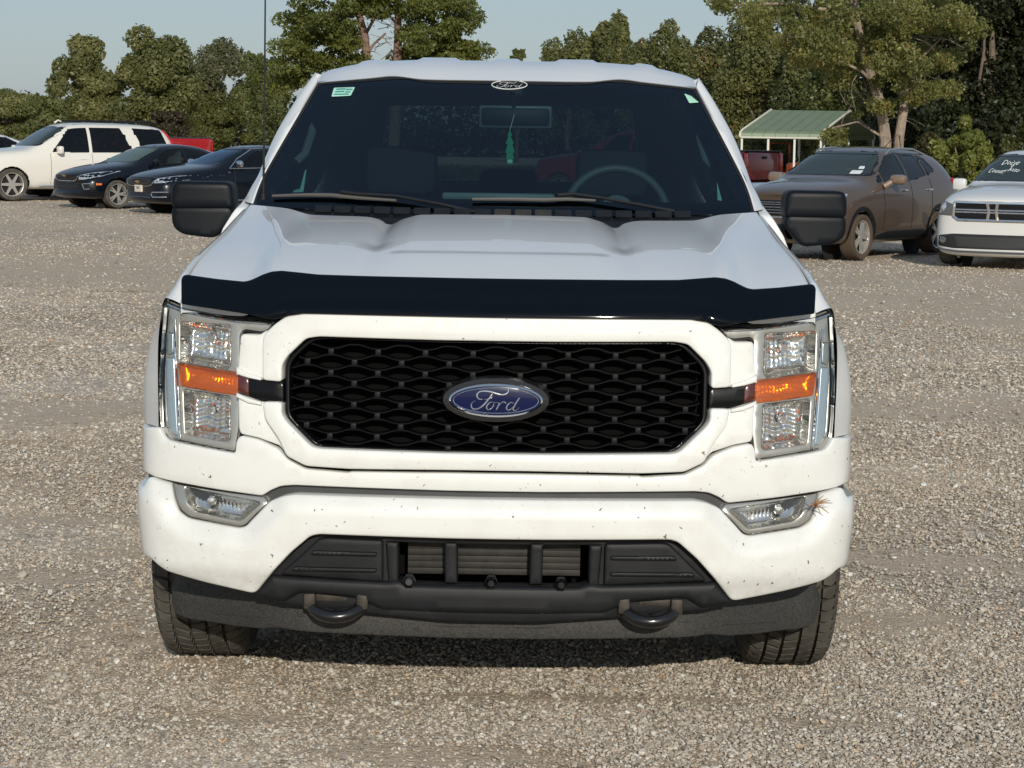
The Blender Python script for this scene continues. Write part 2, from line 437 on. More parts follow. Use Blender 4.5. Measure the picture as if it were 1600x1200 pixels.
panel('lower_grille_surround', frame_bot, fr, M_WFRONT, truck, r=.0055, thick=.055, sp=.03, esp=.012)
# white infill between surround and lamps, with the black bar across it
fi = Wrap(lambda z: .052 + .11 * np.maximum(z - .80, 0))
for sg in (-1, 1):
    up = [fi.T(*p) for p in [(418, 516), (407, 523), (381, 522), (377, 526), (373, 574), (372, 583), (411, 594), (420, 594), (420, 520)]]
    lo = [fi.T(*p) for p in [(373, 614), (411, 628), (424, 628), (424, 650), (450, 688), (452, 712), (437, 696), (404, 684), (377, 678), (374, 670)]]
    panel('cheek_panel', round_poly(side(up, sg), .006), fi, M_WFRONT, truck, r=.005, thick=.03, sp=.03)
    panel('cheek_panel', round_poly(side(lo, sg), .006), fi, M_WFRONT, truck, r=.005, thick=.03, sp=.03)
    # raised ledges that frame the bar
    for L in ([(372, 573), (392, 583), (411, 589), (411, 595), (390, 591), (372, 585)], [(372, 613.5), (392, 622), (411, 627.5), (411, 633), (390, 629), (372, 620)]):
        panel('bar_ledge', side([fi.T(*p) for p in L], sg), fi, M_WFRONT, truck, off=-.010, r=.003, thick=.012, sp=.03)
    bar = [fr.T(*p) for p in [(371, 584), (390, 590), (410, 594.5), (443, 597.5), (443, 628), (430, 628), (410, 625.5), (390, 620), (371, 614)]]
    panel('grille_side_bar', side(bar, sg), fr, M_GBAR, truck, off=-.001 + .012, r=.004, thick=.02, sp=.03)
    # reddish reflex insert where the bar meets the lamp
    ri = [fr.T(*p) for p in [(372, 586), (389, 591.5), (389, 618.5), (372, 612.5)]]
    panel('reflex_insert', side(ri, sg), fr, mat('dark_red_reflex', (.07, .012, .008), rough=.2, coat=1), truck, off=.006, r=.003, thick=.006, sp=.03)

# ---- grille mesh -------------------------------------------------------------
grille = panel('grille_back', oct_half, fr, M_VOID, truck, off=.105, r=0, thick=0, sp=.06)
grille.name = 'grille'
octin = round_poly(full([fr.T(*p) for p in [(690, 534), (501, 528), (481, 531), (452.5, 557), (444, 571), (444, 648), (452, 659), (489, 696), (503, 699), (690, 706)]]), .02)
rim_o = octin
# dark recessed ring round the mesh
ringin = []
for i in range(len(octin)):
    p = octin[i]; c = np.array([0, .915]); d = c - p; ringin.append(p + d * .022)
panel('mesh_rim', octin, fr, M_GBAR, grille, holes=[np.array(ringin)], off=.022, r=.003, thick=.05, sp=.03)
gz0, gz1 = .800, 1.098
pitch, rowp = .1365, .0302
rows = int((gz1 - gz0) / rowp) + 1
def bar_sweep(pts, hy, hz):
    vs = []; fs = []
    sec = [(-hy, -hz * .6), (-hy * .9, -hz), (hy, -hz), (hy, hz), (-hy * .9, hz), (-hy, hz * .6)]
    for (x, y, z) in pts:
        for a, b in sec: vs.append((x, y + a, z + b))
    n = len(sec)
    for i in range(len(pts) - 1):
        for k in range(n): fs.append((i * n + k, (i + 1) * n + k, (i + 1) * n + (k + 1) % n, i * n + (k + 1) % n))
    fs += [tuple(range(n)), tuple(range((len(pts) - 1) * n, len(pts) * n))[::-1]]
    return vs, fs
poly_in = np.array(ringin)
for k in range(rows + 1):
    zc = gz1 - k * rowp; ph = 1 if k % 2 == 0 else -1
    xs = np.arange(-.64, .641, pitch / 12)
    # rounded trapezoid wave
    w = np.cos(2 * np.pi * xs / pitch); wave = np.clip(w * 1.25, -1, 1)
    zz = zc + ph * wave * .0056
    ok = inside(np.stack([xs, zz], 1), poly_in)
    if ok.sum() < 4: continue
    xs, zz = xs[ok], zz[ok]
    base = fr(xs, zz, np.full(len(xs), .030))
    m = MB(); m.add(*bar_sweep([(b[0], b[1] + .020, b[2]) for b in base], .020, .0027)); m.build('grille_bar', M_GBAR, grille, angle=25)
# small uprights where neighbouring bars meet
tabs = MB()
for k in range(rows + 1):
    zc = gz1 - (k + .5) * rowp; ph = 1 if k % 2 == 0 else -1
    for j in range(-5, 6):
        x = j * pitch + (pitch / 2 if ph > 0 else 0)
        if inside(np.array([[x - .012, zc], [x + .012, zc]]), poly_in).all():
            b = fr(np.array([x]), np.array([zc]), np.array([.024]))[0]
            tabs.box((b[0], b[1] + .02, b[2]), (.016, .028, rowp - .0112 - .003), bev=.0012)
tabs.build('grille_tab_row', M_GTAB, grille)['kind'] = 'stuff'

# ---- blue oval emblem --------------------------------------------------------
def ellipse(cx, cz, a, b, n=72): return np.array([(cx + a * math.cos(2 * math.pi * k / n), cz + b * math.sin(2 * math.pi * k / n)) for k in range(n)])
EZ = .959; EA, EB = .156, .066
emblem = MB()
yE = float(fr.f(np.array(EZ)))
def ering(a0, b0, y0, a1, b1, y1, m, n=96):
    vs = []; 
    for k in range(n):
        c, s = math.cos(2 * math.pi * k / n), math.sin(2 * math.pi * k / n)
        vs += [(a0 * c, y0, EZ + b0 * s), (a1 * c, y1, EZ + b1 * s)]
    m.add(vs, [(2 * k, 2 * ((k + 1) % n), 2 * ((k + 1) % n) + 1, 2 * k + 1) for k in range(n)])
E0 = yE - .028
m = MB(); ering(EA, EB, E0 + .055, EA - .006, EB - .004, E0 + .008, m); ering(EA - .006, EB - .004, E0 + .008, EA - .020, EB - .014, E0 + .002, m)
ering(EA - .020, EB - .014, E0 + .002, EA - .034, EB - .019, E0 + .010, m)
emb = m.build('emblem', mat('emblem_bezel', (.022, .022, .023), rough=.25, coat=.5), truck, angle=60)
m = MB(); a, b = EA - .019, EB - .0145
ering(a, b, E0 + .009, a - .004, b - .004, E0 + .001, m); ering(a - .004, b - .004, E0 + .001, a - .0095, b - .0095, E0 - .005, m); ering(a - .0095, b - .0095, E0 - .005, a - .0105, b - .0105, E0 + .006, m)
m.build('chrome_rim', M_CHROME, emb, angle=60)
def dome(x, z): return E0 + .006 - .010 * np.sqrt(np.maximum(0, 1 - (x / (EA - .02)) ** 2 - ((z - EZ) / (EB - .016)) ** 2))
panel('blue_oval', ellipse(0, EZ, a - .010, b - .010), SY(dome), M_BLUE, emb, r=0, thick=0, sp=.012, esp=.006)
m = MB(); aa, bb = a - .0165, b - .0155
for k in range(96):
    c0, s0 = math.cos(2 * math.pi * k / 96), math.sin(2 * math.pi * k / 96)
pl = [(aa * math.cos(2 * math.pi * k / 96), float(dome(aa * math.cos(2 * math.pi * k / 96), EZ + bb * math.sin(2 * math.pi * k / 96))) - .001, EZ + bb * math.sin(2 * math.pi * k / 96)) for k in range(97)]
m.tube(pl, .0011, n=6, caps=False); m.build('chrome_pinstripe', M_CHROME, emb)
# script strokes in the pixels of the badge close-up (6.667 px per photo px), joined by a smooth pen line
SCRIPT = [([(612, 418), (575, 422), (547, 402), (545, 368), (575, 342), (625, 335), (690, 343), (750, 360), (800, 370), (846, 362), (872, 335), (868, 305)], [3, 7, 9, 9, 8, 9, 11, 11, 10, 8, 6, 3]),
          ([(705, 362), (680, 400), (650, 440), (612, 485), (565, 520), (515, 530), (485, 505), (490, 465), (525, 437)], [6, 9, 10, 10, 9, 9, 8, 6, 3]),
          ([(622, 424), (660, 418), (695, 408), (712, 388)], [4, 6, 6, 3]),
          ([(722, 452), (688, 452), (655, 480), (645, 512), (660, 532), (692, 522), (716, 492), (722, 462), (745, 452), (768, 458)], [4, 6, 8, 8, 6, 6, 7, 5, 4, 4]),
          ([(768, 452), (778, 470), (764, 500), (748, 534)], [4, 8, 9, 6]), ([(766, 500), (790, 468), (815, 448), (842, 452), (848, 466)], [4, 5, 6, 8, 4]),
          ([(935, 458), (900, 452), (868, 478), (855, 512), (870, 536), (902, 522), (932, 490)], [4, 6, 8, 8, 6, 6, 4]),
          ([(990, 402), (962, 446), (935, 495), (925, 525), (940, 540), (968, 524), (988, 500)], [9, 9, 9, 8, 6, 4, 2])]
def catmull(P, n=6):
    P = np.array(P, float); Q = np.vstack([2 * P[0] - P[1], P, 2 * P[-1] - P[-2]]); out = []
    for i in range(1, len(Q) - 2):
        for k in range(n):
            t = k / n; out.append(.5 * ((2 * Q[i]) + (-Q[i - 1] + Q[i + 1]) * t + (2 * Q[i - 1] - 5 * Q[i] + 4 * Q[i + 1] - Q[i + 2]) * t * t + (-Q[i - 1] + 3 * Q[i] - 3 * Q[i + 1] + Q[i + 2]) * t ** 3))
    out.append(Q[-2]); return np.array(out)
def script_mesh(place, sc, wmul=1.0, flat=False):
    m = MB()
    for pts, ws in SCRIPT:
        q = catmull([(p[0], p[1], w) for p, w in zip(pts, ws)])
        d = np.gradient(q[:, :2], axis=0); d /= np.maximum(np.linalg.norm(d, axis=1), 1e-6)[:, None]; nn = np.stack([-d[:, 1], d[:, 0]], 1)
        rows = []
        for (x, z, w), (nx, nz) in zip(q, nn):
            w = max(w, 3.5) * .5 * wmul; row = []
            for t, h in ((-1, 0.0), (-.45, 1.0), (.45, 1.0), (1, 0.0)):
                p = place(x + nx * w * t, z + nz * w * t); row.append((p[0], p[1] - h * (sc * 2.2 + .0003), p[2]))
            rows.append(row)
        m.grid(rows)
    return m
sc_e = 1 / 6.667 / FPX * 6.1
def place_e(x, z):
    X = (x - 742) * sc_e; Z = EZ - (z - 436) * sc_e; return (X, float(dome(X, Z)) - .001, Z)
script_mesh(place_e, sc_e, 1.7).build('ford_script', M_CHROME, emb)

# ---- bumper ------------------------------------------------------------------
gb = lambda z: .009 - .10 * np.maximum(.60 - z, 0) - .08 * np.maximum(z - .655, 0)
fb0 = lambda z: .62 * .005 * np.log1p(np.exp((np.asarray(z, float) - .640) / .005)) + .03 * smooth01(.47 - z, 0, .09)
bw = Wrap(fb0, gb)
fog_half = bw.pts([(410, 780), (417, 787), (380, 823), (371, 825.5), (290, 810.5), (275, 800), (266, 778), (261.5, 757.5)])
fog_poly = np.array(fog_half)
def rec(a, z):
    d = dist_poly(np.stack([a, z], 1), fog_poly); i = inside(np.stack([a, z], 1), fog_poly); d = np.where(i, 0, d)
    return .026 * (1 - smooth01(d, .0, .062)) 
bw2 = Wrap(fb0, gb, rec)
ub = UMAX
bh = bw.pts([(700, 780), (461, 773), (442, 776), (421, 785), (416, 789), (381, 825), (371, 828), (289, 812.5), (273, 801.5), (264, 779), (260, 758), (246, 752), (233, 744)])
bh += [(1.05, .672), (1.13, .668), (ub, .664), (ub, .480)]
bh += bw.pts([(236, 872), (248, 884), (262, 893), (320, 910), (372, 922), (394, 927), (402, 925), (428, 892), (455, 864), (486, 838), (500, 835), (700, 842)])
bumper = panel('bumper', round_poly(full(bh), .012), bw2, M_WFRONT, truck, r=.0065, thick=.045, sp=.018, esp=.012)

# ---- panel below the lamps ---------------------------------------------------
gv = lambda z: z * 0
vw = Wrap(lambda z: .046 - .004 * smooth01(z, .66, .72) + .05 * np.maximum(z - .75, 0), gv)
vh = vw.pts([(700, 739.5), (549, 737.5), (545, 739), (478, 733), (450, 718), (436, 702), (428, 698), (404, 687), (376, 681), (370, 690), (368.5, 709), (281, 692.5), (262, 687.5), (253, 676), (250.5, 668)])
vh += [(1.10, .838), (ub, .838), (ub, .700)]
vh += vw.pts([(229, 738), (240, 744), (262, 750), (340, 765), (411, 775), (424, 766), (440, 759.5), (461, 758), (700, 767)])
valance = panel('front_fascia', round_poly(full(vh), .010), vw, M_WFRONT, truck, r=.0045, thick=.03, sp=.03, esp=.014)
# dark joint strip between fascia and bumper
gw = Wrap(lambda z: .070 + 0 * z, lambda z: -.012 + 0 * z)
gh = [(0, .715), (.6, .712), (1.0, .76), (ub, .76), (ub, .60), (1.0, .60), (.7, .62), (0, .62)]
panel('joint_strip', full(gh), gw, M_PLAST2, truck, r=0, thick=.01, sp=.05)
# dark core behind everything at the front
m = MB(); m.box((0, .62, .72), (1.80, .74, .62)); m.box((0, .60, 1.10), (1.60, .5, .14)); m.build('engine_bay_shell', M_VOID, truck)

# ---- headlights --------------------------------------------------------------
hw = Wrap(lambda z: .050 + .16 * np.maximum(z - .76, 0), lambda z: -.012 * smooth01(z, .8, 1.2))
HL = [(257, 470.5), (284, 481), (330, 490), (368, 497.5), (428, 502.5), (429, 505), (416, 517), (407, 519.5), (380, 515.5), (375.5, 520), (373.5, 664), (367.5, 706), (364, 706.5), (281, 690), (261, 685), (252.5, 676), (249.5, 640), (249.5, 580), (253, 520)]
U1 = [(276, 503), (357, 508.5), (358, 572), (350, 580.5), (325, 575), (276, 564.5)]
AM = [(275, 567.5), (372, 584), (371, 618), (338, 614), (279, 603)]
L1 = [(282, 609), (357, 620.5), (357, 688), (352, 692), (285, 680)]
S1 = [(254, 520), (266, 521), (266, 552), (256, 556), (253, 545)]
S2 = [(252.5, 560), (268, 559), (274, 682), (266, 680), (256, 660)]
def dish(depth, flute, fz=0.0, freq=420.0):
    def f(V, D):
        t = np.clip(D / .030, 0, 1); o = depth * np.sqrt(1 - (1 - t) ** 2)
        return o + flute * np.sin(V[:, 0] * freq) * t + fz * np.sin(V[:, 1] * 260 + np.cos(V[:, 0] * 90)) * t
    return f
for sg in (-1, 1):
    P = lambda L, rr=.008: round_poly(side(hw.pts(L), sg), rr)
    hl = panel('headlight', P(HL), hw, M_BEZEL, truck, holes=[P(U1), P(AM, .004), P(L1), P(S1, .004), P(S2, .005)], off=.022, r=.004, thick=.03, sp=.03, esp=.008)
    panel('back_shell', P(HL), hw, M_VOID, hl, off=.10, r=0, thick=0, sp=.06)
    panel('rubber_seal', P([(254, 466), (284, 478), (330, 487), (368, 494.5), (431, 500), (433, 506), (417, 520.5), (407, 523), (381, 519.5), (378, 522), (376, 665), (370, 709.5), (364, 710), (281, 693), (259, 688), (249.5, 678), (246.5, 640), (246.5, 580), (250, 520)]),
          hw, M_RUBBER, hl, holes=[P([(258, 473), (284, 483.5), (330, 492.5), (368, 499.5), (424, 505), (414, 514.5), (406, 517), (379, 513.5), (373.5, 518), (371.5, 664), (366, 704), (281, 688), (262, 683), (254.5, 675), (251.5, 640), (251.5, 580), (255, 520)])], off=.030, r=0, thick=.02, sp=.05)
    panel('main_reflector', P(U1), hw, M_REFL, hl, off=.024, r=0, thick=0, sp=.0065, esp=.006, dfun=dish(.045, .0022, .0012))
    panel('low_reflector', P(L1), hw, M_REFL, hl, off=.024, r=0, thick=0, sp=.0065, esp=.006, dfun=dish(.045, .0015, .0026, 330))
    panel('indicator_lens', P(AM, .004), hw, M_AMBGL, hl, off=.012, r=.003, thick=.008, sp=.012, esp=.008,
          )
    panel('indicator_reflector', P(AM, .004), hw, M_AMBREF, hl, off=.024, r=0, thick=0, sp=.0055, esp=.006, dfun=dish(.022, .0020, .0012, 560))
    panel('side_marker', P(S1, .004), hw, mat('marker_clear', (.34, .37, .36), rough=.15, metal=.5, coat=1), hl, off=.018, r=.003, thick=.01, sp=.02)
    panel('side_marker', P(S2, .005), hw, M_SKYSTRIP, hl, off=.018, r=.004, thick=.01, sp=.02)
    # chrome dividers
    m = MB()
    for L in ([(269, 500), (271, 556), (275, 640), (278, 688)], [(258, 476), (284, 486.5), (330, 495.5), (372, 502), (424, 506)]):
        q = np.array(hw.pts(L)); s = hw(sg * q[:, 0], q[:, 1], np.full(len(q), .014)); m.tube(s, .0045, n=8)
    m.build('chrome_strip', M_CHROME, hl)
    m = MB()
    for (bx, by, dy) in ((323, 530, .045), (322, 642, .04)):
        u, z = hw.T(bx, by); c = hw(np.array([sg * u]), np.array([z]), np.array([dy]))[0]
        prof = [(-.030, 0.0), (-.030, .010), (-.022, .0125), (.012, .0125), (.014, .016), (.02, .016)]
        m = MB(); m.lathe(prof, 'y', c, n=20)
        m.build('bulb_cap', M_CHROME, hl)
    panel('lens', P(HL), hw, M_CLEAR, hl, off=.0, r=.005, thick=.012, sp=.03, esp=.01)

# ---- fog lights --------------------------------------------------------------
fg = Wrap(fb0, gb)
for sg in (-1, 1):
    P = lambda L, rr=.008: round_poly(side(fg.pts(L), sg), rr)
    FO = [(411, 779), (417, 787), (380, 823), (371, 825.5), (290, 810.5), (275, 800), (266, 778), (261.5, 756)]
    FI = [(396, 785.5), (404, 789), (372, 817.5), (300, 803), (287, 792), (280, 763)]
    fl = panel('fog_light', P(FO), fg, M_BEZEL, truck, holes=[P(FI, .012)], off=.034, r=.004, thick=.03, sp=.03, esp=.008)
    panel('fog_reflector', P(FI, .012), fg, M_REFL2, fl, off=.036, r=0, thick=0, sp=.006, esp=.006, dfun=dish(.035, .0018, .0006, 520))
    m = MB(); u, z = fg.T(322, 787); c = fg(np.array([sg * u]), np.array([z]), np.array([.045]))[0]
    m.lathe([(-.012, 0), (-.010, .012), (.01, .015)], 'y', c, n=16); m.build('bulb_cap', M_CHROME, fl)
    panel('fog_lens', P(FO), fg, M_CLEAR, fl, off=.026, r=.003, thick=.008, sp=.03, esp=.01)
    # dark pocket behind
    panel('fog_pocket', P([(414, 772), (424, 788), (383, 828), (371, 831), (288, 815), (270, 803), (261, 780), (256, 750)]), fg, M_VOID, fl, off=.075, r=0, thick=0, sp=.05)

# dry grass caught at the outer end of one fog light
gt_ = thing('grass_tuft', 'small tuft of dry brown grass stuck at the outer end of the right fog light', 'grass tuft', tuple(at(1273, 788, .085)))
o_ = at(1273, 788, .085); m = MB(); gq = np.random.default_rng(3)
for dx, dy in ((24, -6), (20, -9), (22, 14), (10, 16), (-8, 12), (-12, 4), (14, -14), (6, -10), (-6, -8), (28, -2)):
    e_ = at(1273 + dx, 788 + dy, .075) - o_; m.tube([(0, -.004, 0), tuple(e_ * .5 + np.array([0, -.008, .004])), tuple(e_)], [.0028, .0018, .0009], n=4)
m.build('straw', mat('dry_straw', (.34, .22, .12), rough=.9), gt_)['kind'] = 'stuff'
m = MB(); m.tube([(-.008, -.003, -.006), (.002, -.007, .0), (.007, -.003, .006)], [.003, .0065, .003], n=6); m.build('seed_head', mat('brown_seed', (.14, .06, .035), rough=.9), gt_)

# ---- lower intake and black lower bumper -------------------------------------
li = Wrap(lambda z: .040 + .0 * z)
def PX(L, s): return [s.T(*p) for p in L]
back = li; lower = panel('lower_intake', round_poly(full(PX([(700, 838), (498, 832), (455, 860), (426, 892), (396, 930), (440, 944), (700, 972)], li)), .01), li, M_PLAST, truck,
    holes=[round_poly(full(PX([(700, 851), (612, 848), (617, 905), (640, 911), (700, 913)], li)), .008)], off=.008, r=.004, thick=.03, sp=.03)
for sg in (-1, 1):
    rb = [(600, 843), (512, 839), (500, 841), (470, 869), (440, 896), (600, 908)]
    pn = panel('intake_panel', round_poly(side(PX(rb, li), sg), .010), li, M_PLAST, lower, off=-.014, r=.006, thick=.03, sp=.03)
    for y0, a in ((861, 492), (886, 463)):
        panel('rib', round_poly(side(PX([(591, y0), (a, y0 - 3), (a - 3, y0 + 3), (591, y0 + 5.5)], li), sg), .003), li, M_PLAST, lower, off=-.028, r=.003, thick=.012, sp=.03)
    for a, b in ((604, 618), (696, 716)):
        L = [(a, 847), (b, 847.5), (b, 912), (a, 911)] if a > 650 else [(a, 846), (b + 6, 847), (b + 6, 912), (a + 4, 909)]
        panel('intake_post', round_poly(side(PX(L, li), sg), .004), li, M_PLAST, lower, off=-.004, r=.006, thick=.05, sp=.03)
    # rolled lower lip
lip = panel('intake_lip', round_poly(full(PX([(700, 914), (640, 912), (622, 906), (606, 908), (440, 899), (426, 897), (398, 930), (446, 940), (470, 926), (556, 934), (600, 952), (700, 957)], li)), .008), li, M_PLAST, truck,
    off=-.012, r=.014, thick=.05, sp=.025)
for k in range(5):
    z0 = .534 - k * .0185
    m = MB(); m.box((0, .118 + .004 * (k % 2), z0 - .012), (.50, .012, .0178), rot=Euler((R(4), 0, 0)).to_matrix(), bev=.0015)
    m.build('shutter_slat', M_SLAT, lower)
m = MB(); m.box((0, .30, .46), (1.5, .03, .34)); m.build('intake_back', M_VOID, lower)
for i, (sx, sy) in enumerate(((-.241, 910), (-.006, 910), (.194, 911))):
    z = at(775, sy, .02)[2]
    m = MB(); m.lathe([(-.020, 0), (-.020, .0085), (-.016, .0115), (.012, .0115), (.012, .0)], 'y', (sx, .02, z), n=16)
    m.lathe([(-.010, .017), (-.006, .019), (.02, .019)], 'y', (sx, .02, z), n=6)
    m.build('parking_sensor', M_GLOSS if i else M_PLAST2, lower)

# ---- air dam -----------------------------------------------------------------
ad = Wrap(lambda z: .095 + .12 * np.maximum(.36 - z, 0), lambda z: -.035 - .05 * np.maximum(.40 - z, 0), h=lambda u: .20 * smooth01(u, .55, 1.0))
ah = ad.pts([(700, 960), (600, 950), (470, 935), (398, 924), (320, 905), (262, 888), (254, 886)])
ah = ah + ad.pts([(258, 930), (264, 940), (275, 958), (299, 968), (362, 977.5), (404, 982), (434, 980.5), (700, 997)])
airdam = panel('air_dam', round_poly(full(ah), .008), ad, M_DIRTY, truck, r=.004, thick=.02, sp=.03,
               dfun=lambda V, D: .012 * smooth01(V[:, 1], .315, .325))
m = MB(); q = ad.pts([(700, 978), (470, 962), (410, 964), (340, 957), (266, 940)]); qq = [(-u, z) for u, z in q][::-1][:] 
qa = np.array(full(q)); qa = qa[np.argsort(qa[:, 0])]
m.tube(ad(qa[:, 0], qa[:, 1], np.full(len(qa), .002)), .0045, n=6); m.build('dam_crease', M_DIRTY, airdam)

# ---- tow hooks ---------------------------------------------------------------
for sg in (-1, 1):
    cx = sg * .452; zc = at(512, 950, .02)[2]
    m = MB()
    loop = [(cx + math.cos(t) * .074, .075 - .0 - max(0, -math.sin(t)) * .055, zc + .010 + math.sin(t) * .036) for t in np.linspace(-math.pi, 0, 15)]
    m.tube(loop, [.020] + [.0190] * 13 + [.020], n=10)
    m.tube([(cx - .05, .06, zc - .012), (cx, .035, zc - .024), (cx + .05, .06, zc - .012)], .014, n=10)
    hk = m.build('tow_hook', M_HOOK, truck)
    m = MB(); m.box((cx - .076, .066, zc + .014), (.034, .06, .046), bev=.006); m.box((cx + .076, .066, zc + .014), (.034, .06, .046), bev=.006); m.box((cx, .070, zc + .022), (.13, .02, .026), bev=.006)
    m.build('hook_bracket', M_STEEL, hk)
    bk = round_poly([(cx - .088, zc + .045), (cx + .088, zc + .045), (cx + .096, zc + .01), (cx + .07, zc - .03), (cx + .04, zc - .048), (cx - .04, zc - .048), (cx - .07, zc - .03), (cx - .096, zc + .01)], .02)
    panel('hook_cover', bk, SY(lambda x, z: .047 + .05 * smooth01(z, zc - .01, zc + .0)), M_VOID, hk, r=.004, thick=.05, sp=.03)

# ---- bug deflector -----------------------------------------------------------
dw = Wrap(lambda z: .060 + .95 * np.maximum(z - 1.19, 0) - .5 * np.maximum(1.215 - z, 0) * 0)
dh = dw.pts([(720, 434.5), (573, 431.4), (498, 429), (468, 425.8), (441, 423), (425, 424.3), (411, 429), (399, 435), (390, 438.6), (381, 440), (340, 436), (292, 429.2), (287, 430.5), (284, 436), (284, 475.5), (330, 482), (375, 489), (429, 499), (440, 497.5), (450, 494), (474, 490.5), (720, 496)])
def dcrease(V, D):
    zb = 1.196 + .028
    a = np.abs(V[:, 0]); edge = np.interp(a, [0, .50, .60, .70, .9], [1.232, 1.236, 1.232, 1.205, 1.20])
    return -.016 * smooth01(edge - V[:, 1], -.006, .006) * (1 - smooth01(a, .60, .68)) + .55 * np.maximum(edge - .006 - V[:, 1], 0) * (1 - smooth01(a, .60, .68))
panel('bug_deflector', round_poly(full(dh), .006), dw, M_DEFL, truck, r=.003, thick=.004, sp=.022, esp=.012, dfun=dcrease)

# ---- hood --------------------------------------------------------------------
he_y = crv([.20, .35, .5, .7, .95, 1.35, 1.42], [0, 0, 0, 0, 0, 0, 0])
edge_x = crv([.20, .35, .5, .7, .95, 1.20, 1.42], [.921, .921, .917, .906, .893, .885, .872])
edge_z = crv([.20, .35, .5, .7, .95, 1.20, 1.42], [1.258, 1.291, 1.321, 1.352, 1.384, 1.420, 1.457])
zf = crv([0, .417, .57, .63, .685, .727, .77, .80, .985, 1.0], np.array([1.294, 1.296, 1.297, 1.302, 1.307, 1.302, 1.283, 1.273, 1.288, 1.288]) - .022)
zr = crv([0, .31, .36, .40, .425, .445, .46, .52, .73, .85, 1.0], [1.448, 1.444, 1.434, 1.422, 1.415, 1.420, 1.428, 1.430, 1.431, 1.449, 1.457])
yr = crv([0, .32, .40, .425, .46, .73, .85, 1.0], [1.15, 1.17, 1.155, 1.15, 1.17, 1.25, 1.34, 1.42])
def hood_pt(a, v):
    s = abs(a); yf = float(np.interp(min(s * .921, 1.0), _X, _Y)) + .155
    y = yf + (float(yr(s)) - yf) * v
    ye = .21 + (1.42 - .21) * v
    x = a * float(edge_x(ye))
    ez0, ez1 = 1.268, 1.457
    base = float(zf(s)) + (float(zr(s)) - float(zf(s))) * (v ** .92)
    z_edge = float(edge_z(ye)); corr = (z_edge - (1.278 + (1.457 - 1.278) * (v ** .92)))
    z = base + corr * s ** 5
    z += .022 * math.sin(math.pi * v) * (1 - s ** 3)
    rc = .70 + .16 * v
    z += .016 * math.exp(-((s - rc) / .055) ** 2) * math.sin(math.pi * min(1, v * .9 + .1)) - .014 * math.exp(-((s - rc - .11) / .06) ** 2) * (1 - v) * v * 2
    ch = math.exp(-((abs(x) - .385) / .042) ** 2)
    z -= .010 * ch * float(smooth01(v, .36, .52))
    z -= .004 * float(smooth01(v, .30, .36)) * (1 - float(smooth01(abs(x), .30, .36)))
    return (x, y, z)
NA, NV = 90, 46
P = []
for i in range(-3, NV + 1):
    row = []
    for j in range(-NA, NA + 1):
        a = j / NA
        if i < 0:
            p = hood_pt(a, 0); k = -i; row.append((p[0], p[1] - [0, .012, .022, .025][k], p[2] - [0, .010, .030, .07][k]))
        else: row.append(hood_pt(a, i / NV))
    # rolled side edge
    e0, e1 = row[0], row[-1]
    row = [(e0[0] - .004, e0[1], e0[2] - .05), (e0[0] - .004, e0[1], e0[2] - .006)] + row + [(e1[0] + .004, e1[1], e1[2] - .006), (e1[0] + .004, e1[1], e1[2] - .05)]
    P.append(row)
P.append([(p[0], p[1] + .004, p[2] - .008) for p in P[-1]]); P.append([(p[0], p[1] + .002, p[2] - .05) for p in P[-1]])
m = MB(); m.grid(P); hood = m.build('hood', M_WHITE, truck, angle=60)

# ---- fenders -----------------------------------------------------------------
# stations front to back: (hood edge) -> shoulder -> side -> lower edge
def lampedge(px, py, d=.0):
    u, z = hw.T(px, py); return hw(np.array([-u]), np.array([z]), np.array([d]))[0] * np.array([-1, 1, 1])
WB, WR = .95, .50
def arch_z(y):
    t = WR ** 2 - (y - WB) ** 2; return max(.838 if y < .7 else .80, .42 + math.sqrt(t)) if t > 0 else .838
st = []
f0 = [lampedge(283, 474), lampedge(270, 468), lampedge(258, 468), lampedge(252, 500), lampedge(248.5, 535), lampedge(248, 590), lampedge(248.5, 630), lampedge(249, 667)]
f0 = [np.array(p) for p in f0]
def fs(y, hz=None):
    hx, hzv = float(edge_x(y)) + .006, float(edge_z(y)) - .004
    drop = {}
    s1 = (hx + .020, y, hzv - .014); s2 = (hx + .046, y, hzv - .062); s3 = (hx + .076, y, hzv - .13)
    k = min(1, max(0, (y - .2) / .4))
    zb = arch_z(y); z3 = hzv - .13
    out = [(hx, y, hzv), s1, s2, s3]
    for q, X in ((.22, min(1.045, hx + .105)), (.5, 1.050), (.75, 1.055), (1.0, 1.053)): out.append((X, y, z3 + (zb - z3) * q))
    return [np.array(p) for p in out]
sts = [f0] + [fs(y) for y in (.34, .42, .50, .58, .66, .74, .82, .90, .98, 1.06, 1.14, 1.22, 1.30, 1.38, 1.44, 1.50)]
# the whole skin, then the mirrored one
for sg in (-1, 1):
    m = MB(); S2 = []
    for s in sts:
        c = catmull(s, 5); S2.append([(sg * p[0], p[1], p[2]) for p in c])
    # resample lengthwise too
    A = np.array(S2); B = np.stack([catmull(A[:, j], 3) for j in range(A.shape[1])], 1)
    inner = B[:, :1] + np.array([0, 0, -.05]); B = np.concatenate([inner, B], 1)
    lowr = B[:, -1:] + np.array([-sg * .05, 0, 0]); B = np.concatenate([B, lowr], 1)
    m.grid(B.tolist()); m.build('fender', M_WHITE, truck, angle=50)
    # front corner skin beside the lamp down to the seam
    m = MB(); L = []
    for z, y1 in ((.838, .56), (.86, .56)): pass
    m = MB(); m.box((sg * .99, .955, .93), (.06, 1.0, .02)); 
    ring = []
    for t in np.linspace(0, math.pi, 25):
        ring.append([(sg * x, WB - math.cos(t) * rr, .42 + math.sin(t) * rr) for x, rr in ((1.05, .51), (1.062, .50), (1.058, .472), (1.0, .468), (.70, .468))])
    m = MB(); m.grid(ring); m.build('wheel_arch', M_PLAST, truck, angle=60)

